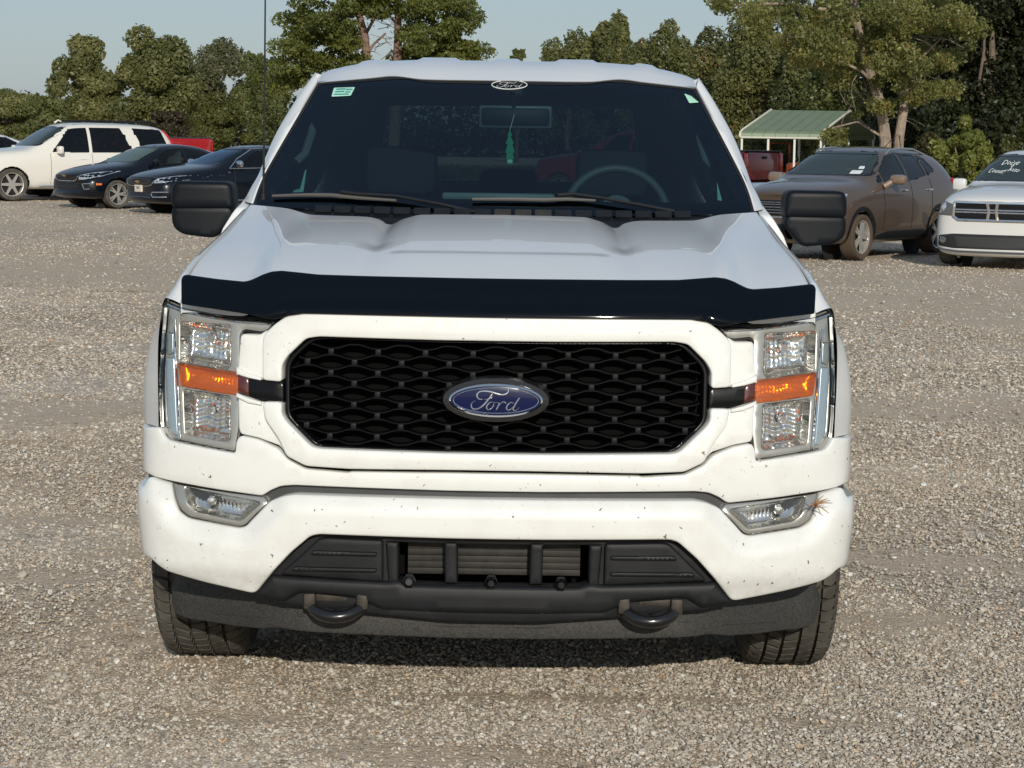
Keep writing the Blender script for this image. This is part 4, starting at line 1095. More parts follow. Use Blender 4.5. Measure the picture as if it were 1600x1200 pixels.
# ground sheet: finely divided near the camera, with gentle unevenness
gx = np.concatenate([np.linspace(-600, -12, 24)[:-1], np.linspace(-12, 12, 241), np.linspace(12, 600, 24)[1:]])
gy = np.concatenate([np.linspace(-200, -4, 12)[:-1], np.linspace(-4, 20, 321), np.linspace(20, 900, 40)[1:]])
GX, GY = np.meshgrid(gx, gy)
GZ = (.008 * np.sin(GX * 1.3 + .7 * GY) * np.sin(GY * .9 - .4 * GX) + .005 * np.sin(GX * 3.1 + 1) * np.sin(GY * 2.7)) * np.exp(-((GX / 14) ** 2)) * (1 - smooth01(GY, 12, 20)) - .006
near = (np.abs(GX) < 1.4) & (GY > .2) & (GY < 5.6); GZ = np.where(near, -.006, GZ)
nxg = len(gx); idx = np.arange(len(gx) * len(gy)).reshape(len(gy), nxg)
F = np.stack([idx[:-1, :-1].ravel(), idx[:-1, 1:].ravel(), idx[1:, 1:].ravel(), idx[1:, :-1].ravel()], 1)
ground = fast_mesh('ground', np.stack([GX.ravel(), GY.ravel(), GZ.ravel()], 1), F, node_ground(), attrs=np.repeat(dirt_mask(GX, GY).ravel()[:, None], 3, 1), smooth=True); ground['kind'] = 'structure'

# loose crushed stones, real ones, thinning out with distance
ico_v = []; ph = (1 + 5 ** .5) / 2
for a, b_ in ((1, ph), (-1, ph), (1, -ph), (-1, -ph)): ico_v += [(a, b_, 0), (0, a, b_), (b_, 0, a)]
ico_v = np.array(ico_v, float); ico_v /= np.linalg.norm(ico_v[0])
bm = bmesh.new()
for v in ico_v: bm.verts.new(v)
bmesh.ops.convex_hull(bm, input=list(bm.verts)); bm.verts.index_update(); bm.faces.ensure_lookup_table()
ico_v = np.array([tuple(v.co) for v in bm.verts]); ico_f = np.array([[v.index for v in f.verts] for f in bm.faces]); bm.free()
NS = 56000
u = rng.random(NS)
d0, d1 = 4.9, 19.0
dist = (d0 ** -.75 + u * (d1 ** -.75 - d0 ** -.75)) ** (-1 / .75)
sx = (rng.random(NS) * 2 - 1) * (dist * .262 + .25) + .05; sy = dist - 6.1
# clumped: more where the gravel is, fewer where the dirt shows
cl = np.sin(sx * 1.7 + .6 * np.sin(sy * 1.1)) * np.sin(sy * 1.3 + .8 * np.sin(sx * .9 + 2)) + .5 * np.sin(sx * 4.1 + 1) * np.sin(sy * 3.3)
keep = rng.random(NS) < np.clip(.72 + .35 * cl, .42, 1) * (1 - .72 * dirt_mask(sx, sy)); keep &= ~((np.abs(sx) < 1.15) & (sy > .55) & (sy < 1.35) & (np.abs(sx) > .75))
sx, sy, dist = sx[keep], sy[keep], dist[keep]; n = len(sx)
size = .0036 * np.exp(rng.normal(0, .38, n)) * (1 + .05 * (dist - 6)); size = np.clip(size, .002, .018)
big = rng.random(n) < .005; size[big] *= 1.8
V = ico_v[None] * (1 + rng.normal(0, .16, (n, 12, 1)))
scl = np.stack([size * (1 + .5 * rng.random(n)), size * (1 + .5 * rng.random(n)), size * (.5 + .35 * rng.random(n))], 1)
V = V * scl[:, None]
th = rng.random(n) * 6.283; ct, s_t = np.cos(th), np.sin(th)
tl = rng.normal(0, .35, n); c2, s2 = np.cos(tl), np.sin(tl)
x, y, z = V[..., 0], V[..., 1], V[..., 2]
y, z = y * c2[:, None] - z * s2[:, None], y * s2[:, None] + z * c2[:, None]
x, y = x * ct[:, None] - y * s_t[:, None], x * s_t[:, None] + y * ct[:, None]
V = np.stack([x + sx[:, None], y + sy[:, None], z + (size * .25)[:, None] - .003], 2)
pal = np.array([(.49, .44, .37), (.40, .355, .29), (.29, .25, .20), (.58, .535, .46), (.44, .355, .265), (.21, .185, .155), (.66, .62, .55), (.46, .30, .18)])
pi = rng.choice(len(pal), n, p=[.24, .24, .17, .12, .13, .055, .04, .005])
tone = pal[pi] * (1 + rng.normal(0, .10, (n, 1))) * 1.06
M_STONE = mat('stone', (.4, .4, .4), rough=.9, spec=.15)
_nt = M_STONE.node_tree; _a = _nt.nodes.new('ShaderNodeAttribute'); _a.attribute_name = 'tone'; _nt.links.new(_a.outputs['Color'], _nt.nodes['Principled BSDF'].inputs['Base Color'])
F = (ico_f[None] + (np.arange(n) * 12)[:, None, None]).reshape(-1, 3)
gravel = fast_mesh('gravel', V.reshape(-1, 3), F, M_STONE, np.repeat(np.clip(tone, .02, .8), 12, 0)); gravel['kind'] = 'stuff'

# the fine grit between them: points that geometry nodes turn into small angular stones
NG = 300000
u = rng.random(NG); e0, e1 = 4.95, 21.0
dist = (e0 ** -.4 + u * (e1 ** -.4 - e0 ** -.4)) ** (-1 / .4)
sx = (rng.random(NG) * 2 - 1) * (dist * .250 + .15) + .05; sy = dist - 6.1
cl = np.sin(sx * 1.1 + .6 * np.sin(sy * 1.9 + 1)) * np.sin(sy * 1.6 + .8 * np.sin(sx * 1.4)) + .4 * np.sin(sx * 5 + 1) * np.sin(sy * 4)
keep = rng.random(NG) < np.clip(.66 + .42 * cl, .22, 1) * (1 - smooth01(dist, 10.5, 21)) * (1 - .80 * dirt_mask(sx, sy)); keep &= ~((np.abs(sx) < 1.0) & (sy > 1.6)); sx, sy, dist = sx[keep], sy[keep], dist[keep]; n = len(sx)
size = np.clip(.0029 * np.exp(rng.normal(0, .36, n)) * (1 + .09 * (dist - 6)), .0014, .012)
me = bpy.data.meshes.new('fine_gravel'); me.vertices.add(n); me.vertices.foreach_set('co', np.stack([sx, sy, -.0045 + size * .45], 1).astype(np.float32).ravel())
a = me.attributes.new('scl', 'FLOAT_VECTOR', 'POINT'); a.data.foreach_set('vector', np.stack([size * (1 + .6 * rng.random(n)), size * (1 + .6 * rng.random(n)), size * (.5 + .4 * rng.random(n))], 1).astype(np.float32).ravel())
a = me.attributes.new('rot', 'FLOAT_VECTOR', 'POINT'); a.data.foreach_set('vector', np.stack([rng.normal(0, .4, n), rng.normal(0, .4, n), rng.random(n) * 6.28], 1).astype(np.float32).ravel())
pi = rng.choice(len(pal), n, p=[.24, .24, .18, .12, .14, .06, .015, .005]); tn = np.clip(pal[pi] * (1 + rng.normal(0, .12, (n, 1))) * 1.08, .02, .62)
a = me.attributes.new('tone', 'FLOAT_COLOR', 'POINT'); a.data.foreach_set('color', np.concatenate([tn, np.ones((n, 1))], 1).astype(np.float32).ravel())
me.update(); fg_o = bpy.data.objects.new('fine_gravel', me); col.objects.link(fg_o); fg_o['kind'] = 'stuff'
M_GRIT = mat('grit', (.4, .37, .32), rough=.9, spec=.15); _nt = M_GRIT.node_tree; _a = _nt.nodes.new('ShaderNodeAttribute'); _a.attribute_type = 'INSTANCER'; _a.attribute_name = 'tone'; _nt.links.new(_a.outputs['Color'], _nt.nodes['Principled BSDF'].inputs['Base Color'])
me.materials.append(M_GRIT)
gt = bpy.data.node_groups.new('grit_stones', 'GeometryNodeTree'); gt.interface.new_socket('Geometry', in_out='INPUT', socket_type='NodeSocketGeometry'); gt.interface.new_socket('Geometry', in_out='OUTPUT', socket_type='NodeSocketGeometry')
gi = gt.nodes.new('NodeGroupInput'); go = gt.nodes.new('NodeGroupOutput'); ip = gt.nodes.new('GeometryNodeInstanceOnPoints'); ico = gt.nodes.new('GeometryNodeMeshIcoSphere'); ico.inputs['Radius'].default_value = 1; ico.inputs['Subdivisions'].default_value = 1
smt = gt.nodes.new('GeometryNodeSetMaterial'); smt.inputs['Material'].default_value = M_GRIT
def nattr(nm):
    q = gt.nodes.new('GeometryNodeInputNamedAttribute'); q.data_type = 'FLOAT_VECTOR'; q.inputs['Name'].default_value = nm; return q.outputs['Attribute']
gt.links.new(gi.outputs[0], ip.inputs['Points']); gt.links.new(ico.outputs['Mesh'], smt.inputs['Geometry']); gt.links.new(smt.outputs[0], ip.inputs['Instance'])
gt.links.new(nattr('scl'), ip.inputs['Scale']); gt.links.new(nattr('rot'), ip.inputs['Rotation']); gt.links.new(ip.outputs[0], go.inputs[0])
fg_o.modifiers.new('stones', 'NODES').node_group = gt

# coarser stones farther back, down to where single ones can no longer be told apart
# (same node group, its own points)
NG = 190000
u = rng.random(NG); dist = (11.0 ** -.2 + u * (60.0 ** -.2 - 11.0 ** -.2)) ** (-1 / .2); sx = (rng.random(NG) * 2 - 1) * (dist * .250 + .3) + .05; sy = dist - 6.1
cl = np.sin(sx * .8 + .6 * np.sin(sy * .7 + 1)) * np.sin(sy * .5 + .8 * np.sin(sx * .6))
keep = rng.random(NG) < np.clip(.70 + .42 * cl, .25, 1) * smooth01(dist, 10.5, 17) * (1 - .8 * smooth01(dist, 40, 60)) * (1 - .75 * dirt_mask(sx, sy)); keep &= ~((np.abs(sx) < 1.0) & (sy < 6)); sx, sy, dist = sx[keep], sy[keep], dist[keep]; n = len(sx)
size = np.clip(.0062 * np.exp(rng.normal(0, .36, n)) * (1 + .012 * (dist - 12)), .003, .018)
me = bpy.data.meshes.new('coarse_gravel'); me.vertices.add(n); me.vertices.foreach_set('co', np.stack([sx, sy, -.0045 + size * .3], 1).astype(np.float32).ravel())
a = me.attributes.new('scl', 'FLOAT_VECTOR', 'POINT'); a.data.foreach_set('vector', np.stack([size * (1 + .6 * rng.random(n)), size * (1 + .6 * rng.random(n)), size * (.5 + .3 * rng.random(n))], 1).astype(np.float32).ravel())
a = me.attributes.new('rot', 'FLOAT_VECTOR', 'POINT'); a.data.foreach_set('vector', np.stack([rng.normal(0, .3, n), rng.normal(0, .3, n), rng.random(n) * 6.28], 1).astype(np.float32).ravel())
pi = rng.choice(len(pal), n, p=[.24, .24, .18, .12, .14, .06, .015, .005]); tn = np.clip(pal[pi] * (1 + rng.normal(0, .12, (n, 1))) * 1.04, .02, .8)
a = me.attributes.new('tone', 'FLOAT_COLOR', 'POINT'); a.data.foreach_set('color', np.concatenate([tn, np.ones((n, 1))], 1).astype(np.float32).ravel())
me.materials.append(M_GRIT); me.update(); cg_o = bpy.data.objects.new('coarse_gravel', me); col.objects.link(cg_o); cg_o['kind'] = 'stuff'; cg_o.modifiers.new('stones', 'NODES').node_group = gt

# ============================================================ TREES
def leaf_material(name, trans=.55):
    m = bpy.data.materials.new(name); m.use_nodes = True; nt = m.node_tree; nt.nodes.clear()
    o = nt.nodes.new('ShaderNodeOutputMaterial'); a = nt.nodes.new('ShaderNodeAttribute'); a.attribute_name = 'tone'
    d = nt.nodes.new('ShaderNodeBsdfDiffuse'); t = nt.nodes.new('ShaderNodeBsdfTranslucent'); g = nt.nodes.new('ShaderNodeBsdfGlossy'); g.inputs['Roughness'].default_value = .45
    g.inputs['Color'].default_value = (.5, .5, .5, 1)
    mx = nt.nodes.new('ShaderNodeMixShader'); mx.inputs[0].default_value = trans; m2 = nt.nodes.new('ShaderNodeMixShader'); m2.inputs[0].default_value = .05
    L = nt.links; L.new(a.outputs['Color'], d.inputs[0]); L.new(a.outputs['Color'], t.inputs[0]); L.new(d.outputs[0], mx.inputs[1]); L.new(t.outputs[0], mx.inputs[2])
    L.new(mx.outputs[0], m2.inputs[1]); L.new(g.outputs[0], m2.inputs[2]); L.new(m2.outputs[0], o.inputs[0]); return m
M_LEAF = leaf_material('foliage')
M_BARK = mat('bark', (.16, .125, .095), rough=.9, noise=.35, nscale=6, bump=.6, bscale=30, bdist=.02)
M_BARKP = mat('pale_bark', (.27, .215, .165), rough=.9, noise=.35, nscale=8, bump=.6, bscale=30, bdist=.02)
def leaves(blobs, n, size, c0, c1, seed, flat=.45, accents=0.0, acc=(.30, .10, .02), stretch=1.0, shell=.45):
    """blobs: (x,y,z,rx,ry,rz). leaf-sized folded quads scattered through the outer part of each clump"""
    n = int(n * 1.8); size *= .68
    g = np.random.default_rng(seed); B = np.array(blobs, float); w = (B[:, 3] * B[:, 5]) ** 1.0; w /= w.sum()
    k = g.choice(len(B), n, p=w); d = g.normal(0, 1, (n, 3)); d /= np.linalg.norm(d, axis=1)[:, None]
    r = 1 - np.abs(g.normal(0, shell * .5, n)); r = np.clip(r, .1, 1.0) * (1 + .12 * np.sin(d[:, 0] * 9 + k) * np.sin(d[:, 2] * 8 + 2 * k))
    r += (g.random(n) < .05) * g.random(n) * .18
    P = B[k, :3] + d * r[:, None] * B[k, 3:6]
    nrm = d * .7 + g.normal(0, flat, (n, 3)); nrm[:, 2] += .12; nrm /= np.linalg.norm(nrm, axis=1)[:, None]
    t = g.normal(0, 1, (n, 3)); t -= (t * nrm).sum(1)[:, None] * nrm; t /= np.linalg.norm(t, axis=1)[:, None]; b = np.cross(nrm, t)
    s = size * np.exp(g.normal(0, .35, n)); l = (s * .5 * stretch)[:, None]; wd = (s * .36)[:, None]
    Q = np.stack([P - t * l, P + b * wd - nrm * wd * .25, P + t * l, P - b * wd - nrm * wd * .25], 1)
    tone_b = g.random(len(B))[k]; tl = np.clip(.55 * tone_b + .45 * g.random(n), 0, 1)
    C = np.array(c0)[None] * (1 - tl[:, None]) + np.array(c1)[None] * tl[:, None]; C *= (1 + g.normal(0, .12, (n, 1)))
    if accents: am = g.random(n) < accents * (tone_b > .6) * 3; C[am] = np.array(acc) * (1 + g.normal(0, .2, (am.sum(), 1)))
    return Q.reshape(-1, 3), np.repeat(np.clip(C, .005, .6), 4, 0), n
def crown_blobs(g, cx, cy, z0, z1, rx, ry, n, top=1.0, size=(.20, .38), lean=0.0):
    out = []; zc = (z0 + z1) / 2; rz = (z1 - z0) / 2
    for i in range(n):
        while True:
            p = g.random(3) * 2 - 1
            if (p ** 2).sum() < 1: break
        q = p * .86; s = size[0] + (size[1] - size[0]) * g.random()
        sx_ = rx * (1.0 if q[2] < .2 else max(.35, 1 - (q[2] - .2) * .55 * top))
        out.append((cx + q[0] * sx_ + lean * q[2], cy + q[1] * ry, zc + q[2] * rz, rx * s * 1.1, ry * s, rz * s * .75))
    top_ = max(b[2] + b[5] for b in out); k_ = (z1 - z0) / (top_ - z0) if top_ < z1 * 1.02 else 1.0
    return [(b[0], b[1], z0 + (b[2] - z0) * k_, b[3], b[4], b[5] * k_) for b in out]
def limb(m, g, a, b, r0, r1, wob=.06, n=6):
    a, b = np.array(a, float), np.array(b, float); L = np.linalg.norm(b - a); pts = []; rr = []
    off = g.normal(0, wob * L, 3)
    for i in range(n + 1):
        t = i / n; pts.append(a + (b - a) * t + off * math.sin(t * math.pi) + g.normal(0, wob * L * .15, 3) * (0 < i < n)); rr.append(r0 + (r1 - r0) * t)
    m.tube(pts, rr, n=7)
def make_tree(name, label, px, depth, top_py, wpx, seed, c0, c1, nleaf, lsize, cat='tree', group=None, base_frac=.12, nb=26, topk=1.0, trunk=None, bark=None, lean=0.0, accents=0.0, bsize=(.20, .38), ry=None, flat=.42, trunks=1, shell=.45, stretch=1.0, zrange=None):
    g = np.random.default_rng(seed); c = at(px, 300, depth - 6.1); cx, cy = c[0], depth - 6.1
    H = at(px, top_py, cy)[2]; rx = wpx / 2 / FPX * depth; ry = ry or rx * .8
    root = thing(name, label, cat, (cx, cy, 0), 0, group)
    z0 = H * base_frac
    bl = crown_blobs(g, 0, 0, z0, H * 1.0, rx, ry, nb, topk, bsize, lean)
    V, C, n = leaves(bl, nleaf, lsize, c0, c1, seed + 1, accents=accents, flat=flat, shell=shell, stretch=stretch)
    F = np.arange(n * 4).reshape(n, 4); o = fast_mesh('crown', V, F, M_LEAF, C); o.parent = root; o['kind'] = 'stuff'
    m = MB(); tr = trunk or max(.09, H * .022)
    for q in range(trunks):
        ox = (q - (trunks - 1) / 2) * rx * .35
        tp = (ox * 1.6 + lean * .4, 0, H * .62); limb(m, g, (ox * .4, 0, -.1), tp, tr, tr * .45, .03, 8)
        for b in sorted(bl, key=lambda b: g.random())[:9]:
            t = .25 + .6 * g.random(); s = np.array((ox * .4, 0, -.1)) * (1 - t) + np.array(tp) * t; limb(m, g, s, b[:3], tr * .40, tr * .10, .08, 5)
    m.build('trunk', bark or M_BARK, root)
    return root
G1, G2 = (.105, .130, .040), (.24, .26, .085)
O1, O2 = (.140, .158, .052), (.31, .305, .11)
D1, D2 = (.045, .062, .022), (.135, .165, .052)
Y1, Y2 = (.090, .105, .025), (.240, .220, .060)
grpL = 'trees along the far edge of the lot'
# left side, far away
make_tree('broadleaf_tree', 'low distant olive tree at the far left edge beyond the white suv', 20, 170, 138, 150, 11, O1, O2, 14000, .26, group=grpL, base_frac=.03)
make_tree('broadleaf_tree', 'small distant tree between the low left edge tree and the tall rugged tree', 75, 160, 150, 90, 12, G1, G2, 6000, .30, group=grpL, base_frac=.03)
make_tree('broadleaf_tree', 'tall rugged tree with lopsided ragged top above the white suv roof', 137, 125, 54, 120, 13, O1, O2, 15000, .24, group=grpL, base_frac=.10, bsize=(.16, .34), nb=34, lean=-.3)
make_tree('broadleaf_tree', 'tallest round tree of the left group, above the white suv rear window', 240, 122, 40, 150, 14, G1, O2, 19000, .24, group=grpL, base_frac=.16, nb=36, trunks=2)
make_tree('broadleaf_tree', 'paler greyish tree right of the tallest left tree, with bare twigs', 338, 128, 56, 120, 15, (.125, .135, .065), (.26, .26, .13), 13000, .22, group=grpL, base_frac=.12, nb=28, shell=.6)
make_tree('bush', 'bright green rounded bush in front of the pale tree, behind the black sedans', 342, 105, 142, 110, 16, (.10, .115, .028), (.19, .195, .05), 12000, .16, cat='bush', base_frac=.0, nb=26)
make_tree('broadleaf_tree', 'dark narrow tree behind the pickup antenna, left of the juniper', 410, 112, 82, 95, 17, G1, G2, 13000, .20, group=grpL, base_frac=.04, nb=28, accents=.01)
make_tree('bush', 'brownish low scrub under the tallest left tree, behind the red pickup bed', 265, 116, 172, 130, 18, (.060, .045, .025), (.120, .100, .045), 9000, .16, cat='bush', base_frac=.0)
# the big juniper behind the cab: two crowns of foliage with bare trunks between
g = np.random.default_rng(5); dj = 74.0; yj = dj - 6.1
def J(px, py): p = at(px, py, yj); return (p[0], p[2])
c = at(600, 300, yj); jr = thing('juniper_tree', 'big olive juniper with two bare trunks showing, rising behind the white pickup cab', 'tree', (c[0], yj, 0))
bl = []
for (a, b, rx_, rz_, k) in ((500, 60, 52, 40, 16), (470, 95, 34, 22, 7), (525, 110, 66, 26, 9), (505, 10, 52, 34, 10), (560, -30, 80, 30, 14), (640, -35, 80, 30, 12), (690, 20, 44, 36, 14), (705, 70, 40, 26, 12), (660, 95, 60, 16, 8), (725, 85, 26, 12, 5), (640, 5, 40, 16, 6), (560, 8, 30, 14, 5), (440, 130, 40, 30, 6), (600, 150, 120, 25, 12), (545, 62, 26, 26, 6), (648, 62, 22, 26, 6), (595, 20, 26, 16, 4), (500, 35, 60, 50, 10), (680, 50, 50, 40, 8)):
    for i in range(k):
        t = g.random() * 6.283; q = math.sqrt(g.random()); x_, z_ = J(a + math.cos(t) * q * rx_, b + math.sin(t) * q * rz_)
        s = .22 + .22 * g.random(); bl.append((x_ - c[0], g.normal(0, .9), z_, s * 1.6, s * 1.6, s * .8))
V, C, n = leaves(bl, 34000, .13, (.10, .125, .026), (.23, .25, .055), 50, flat=.8, stretch=1.2, shell=.6)
o = fast_mesh('crown', V, np.arange(n * 4).reshape(n, 4), M_LEAF, C); o.parent = jr; o['kind'] = 'stuff'
m = MB()
for (pts, r0) in (([(574, 150), (573, 95), (570, 55), (560, 20), (565, -30)], .17), ([(619, 150), (621, 95), (622, 55), (622, 20), (618, -30)], .17), ([(572, 85), (585, 68), (603, 52)], .06), ([(572, 80), (556, 58), (540, 45)], .07), ([(621, 65), (640, 50), (662, 40)], .06), ([(573, 50), (590, 20), (600, 0)], .06), ([(622, 40), (606, 22), (598, 5)], .05)):
    m.tube([(J(*p)[0] - c[0], 0, J(*p)[1]) for p in pts], list(np.linspace(r0, r0 * .55, len(pts))), n=8)
for i in range(60):   # dead twigs between the crowns
    a_ = J(560 + g.random() * 80, 20 + g.random() * 90); b_ = (a_[0] - c[0] + g.normal(0, .5), g.normal(0, .5), a_[1] + g.normal(.15, .3)); limb(m, g, (a_[0] - c[0], g.normal(0, .2), a_[1]), b_, .015, .006, .1, 3)
m.tube([(J(574, 150)[0] - c[0], 0, J(574, 150)[1]), (J(580, 200)[0] - c[0], 0, -.2)], [.18, .24], n=8); m.tube([(J(619, 150)[0] - c[0], 0, J(619, 150)[1]), (J(612, 200)[0] - c[0], 0, -.2)], [.18, .24], n=8)
m.build('trunk', mat('juniper_bark', (.20, .13, .10), rough=.9, noise=.3, nscale=8), jr)
make_tree('broadleaf_tree', 'tiny treetop peeking just above the middle of the pickup roof', 806, 150, 77, 26, 19, G1, G2, 900, .26, base_frac=.80, nb=8)
grpR = 'trees behind the right side of the lot'
make_tree('broadleaf_tree', 'leftmost sloping tree of the row above the right half of the cab', 888, 118, 42, 115, 21, O1, O2, 12000, .22, group=grpR, base_frac=.05, nb=28)
make_tree('broadleaf_tree', 'round tree with a single topknot above the right half of the cab', 950, 112, 15, 105, 22, G1, O2, 17000, .22, group=grpR, base_frac=.04, nb=34, topk=1.5, bsize=(.16, .32))
make_tree('broadleaf_tree', 'domed tree right of the topknot tree, over the right cab corner', 1030, 108, 28, 130, 23, G1, O2, 16000, .21, group=grpR, base_frac=.04, nb=32, accents=.012)
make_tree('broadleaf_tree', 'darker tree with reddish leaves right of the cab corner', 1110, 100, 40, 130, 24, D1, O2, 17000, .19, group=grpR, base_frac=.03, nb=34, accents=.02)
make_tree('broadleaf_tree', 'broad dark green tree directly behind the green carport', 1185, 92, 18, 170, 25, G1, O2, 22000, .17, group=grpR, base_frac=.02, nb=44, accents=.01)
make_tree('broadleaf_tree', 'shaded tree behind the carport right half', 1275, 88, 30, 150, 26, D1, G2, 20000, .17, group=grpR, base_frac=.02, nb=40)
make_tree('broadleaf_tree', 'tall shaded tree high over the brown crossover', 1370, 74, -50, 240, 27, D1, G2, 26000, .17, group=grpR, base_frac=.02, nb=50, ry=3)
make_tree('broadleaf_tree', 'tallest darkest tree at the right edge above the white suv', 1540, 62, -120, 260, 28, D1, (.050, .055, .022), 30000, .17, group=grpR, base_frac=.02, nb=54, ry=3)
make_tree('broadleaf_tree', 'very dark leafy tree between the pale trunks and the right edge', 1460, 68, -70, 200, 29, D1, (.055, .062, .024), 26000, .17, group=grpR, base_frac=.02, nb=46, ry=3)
# near pale-barked tree with loose yellow-green leaves
dn = 46.0; yn = dn - 6.1; g = np.random.default_rng(31)
def K(px, py, dy=0.0): p = at(px, py, yn + dy); return np.array((p[0], dy, p[2]))
c = at(1395, 300, yn); nt_ = thing('cottonwood_tree', 'pale-barked leaning tree with forked trunks and loose yellow-green leaves behind the brown crossover', 'tree', (c[0], yn, 0))
O = np.array((c[0], 0, 0)); m = MB()
for pts, r0, r1 in (([(1382, 260), (1384, 222), (1378, 170), (1366, 130), (1352, 90), (1340, 40), (1330, -20)], .135, .07), ([(1402, 260), (1405, 215), (1412, 170), (1413, 120), (1415, 70), (1425, 10), (1430, -50)], .115, .06),
                    ([(1366, 130), (1345, 110), (1310, 95), (1270, 85)], .04, .015), ([(1413, 120), (1440, 90), (1470, 60)], .04, .015), ([(1352, 90), (1370, 60), (1385, 20)], .05, .02), ([(1340, 40), (1290, 15), (1230, 5), (1150, 8), (1110, 2)], .05, .012),
                    ([(1415, 70), (1400, 30), (1395, -20)], .04, .02), ([(1300, 200), (1340, 190), (1380, 215)], .012, .03)):
    m.tube([K(*p) - O for p in pts], list(np.linspace(r0, r1, len(pts))), n=9)
for i in range(26):
    a_ = K(1300 + g.random() * 170, 40 + g.random() * 180, g.normal(0, .4)) - O; limb(m, g, a_, a_ + g.normal(0, .45, 3), .012, .004, .1, 3)
m.build('trunk', M_BARKP, nt_)
bl = []
for (a, b, rx_, rz_, k) in ((1330, 30, 110, 45, 40), (1420, 50, 110, 60, 36), (1370, 100, 90, 30, 18), (1290, 75, 60, 40, 14), (1250, 40, 70, 35, 14), (1440, 110, 60, 30, 10), (1350, -30, 160, 30, 16), (1362, 178, 30, 22, 4), (1450, 150, 40, 20, 6), (1140, 8, 45, 10, 4), (1190, 15, 40, 14, 6), (1330, 215, 30, 12, 3)):
    for i in range(k):
        t = g.random() * 6.283; q = math.sqrt(g.random()); p = K(a + math.cos(t) * q * rx_, b + math.sin(t) * q * rz_, g.normal(0, .9)) - O
        s = .10 + .20 * g.random() ** 1.5; bl.append((*p, s * 1.5, s * 1.5, s))
V, C, n = leaves(bl, 30000, .085, (.12, .14, .038), (.36, .35, .11), 52, flat=.9, shell=.9, accents=.01, acc=(.32, .14, .03))
o = fast_mesh('crown', V, np.arange(n * 4).reshape(n, 4), M_LEAF, C); o.parent = nt_; o['kind'] = 'stuff'
# shrubs at the right, large light leaves
make_tree('shrub', 'bright yellow-green leafy shrub behind the gap between the brown crossover and white suv', 1510, 41, 178, 120, 33, (.10, .125, .022), (.32, .34, .075), 8500, .10, cat='shrub', base_frac=.0, nb=34, bsize=(.12, .26), ry=.8, shell=.7, flat=.4)
make_tree('shrub', 'darker leafy shrub at the far right edge above the white suv hood', 1590, 43, 190, 110, 34, (.035, .045, .012), (.150, .160, .040), 7000, .10, cat='shrub', base_frac=.0, nb=30, bsize=(.12, .26), ry=.8, shell=.7)
make_tree('shrub', 'dull brownish shrub right beside the rear of the brown crossover', 1455, 44, 205, 90, 35, (.050, .045, .018), (.150, .130, .045), 6000, .08, cat='shrub', base_frac=.0, nb=24, ry=.8, shell=.8)
make_tree('shrub', 'low green shrub behind the carport posts', 1200, 86, 212, 150, 36, (.045, .060, .014), (.110, .125, .030), 6000, .12, cat='shrub', base_frac=.0, nb=24, ry=1.2)
# the wood beyond: one dark mass that closes every gap down to the ground
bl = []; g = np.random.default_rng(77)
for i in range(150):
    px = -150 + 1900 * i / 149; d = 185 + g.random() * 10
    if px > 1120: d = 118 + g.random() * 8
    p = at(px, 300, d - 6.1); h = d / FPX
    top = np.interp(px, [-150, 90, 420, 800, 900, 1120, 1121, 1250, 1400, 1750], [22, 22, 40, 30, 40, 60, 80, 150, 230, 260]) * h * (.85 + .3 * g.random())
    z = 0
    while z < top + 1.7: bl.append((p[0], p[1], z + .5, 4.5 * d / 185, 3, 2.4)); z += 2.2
V, C, n = leaves(bl, 46000, .46, (.020, .026, .010), (.060, .066, .026), 78, shell=.5)  # leaf colours kept dark to carry the shade inside the wood
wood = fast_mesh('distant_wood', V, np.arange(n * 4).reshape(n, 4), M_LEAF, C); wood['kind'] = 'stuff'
# dead grass and weeds along the edge of the lot
g = np.random.default_rng(90); n = 26000
px = g.random(n) * 1900 - 150; dd = np.where(px > 1120, 48 + g.random(n) * 34, 84 + g.random(n) * 34)
base = np.array([((p - 815) / FPX * d + .07, d - 6.1) for p, d in zip(px, dd)]); h = .10 + .28 * g.random(n); a = g.random(n) * 6.28; w = .03 + .03 * g.random(n)
P0 = np.stack([base[:, 0], base[:, 1], np.zeros(n)], 1); dv = np.stack([np.cos(a) * w, np.sin(a) * w, np.zeros(n)], 1); tp = P0 + np.stack([g.normal(0, .08, n), g.normal(0, .08, n), h], 1)
V = np.stack([P0 - dv, P0 + dv, tp], 1).reshape(-1, 3); gc = np.where(g.random((n, 1)) < .5, np.array([[.075, .085, .025]]), np.array([[.17, .14, .07]]))
wd = fast_mesh('edge_grass', V, np.arange(n * 3).reshape(n, 3), M_LEAF, np.repeat(gc, 3, 0)); wd['kind'] = 'stuff'

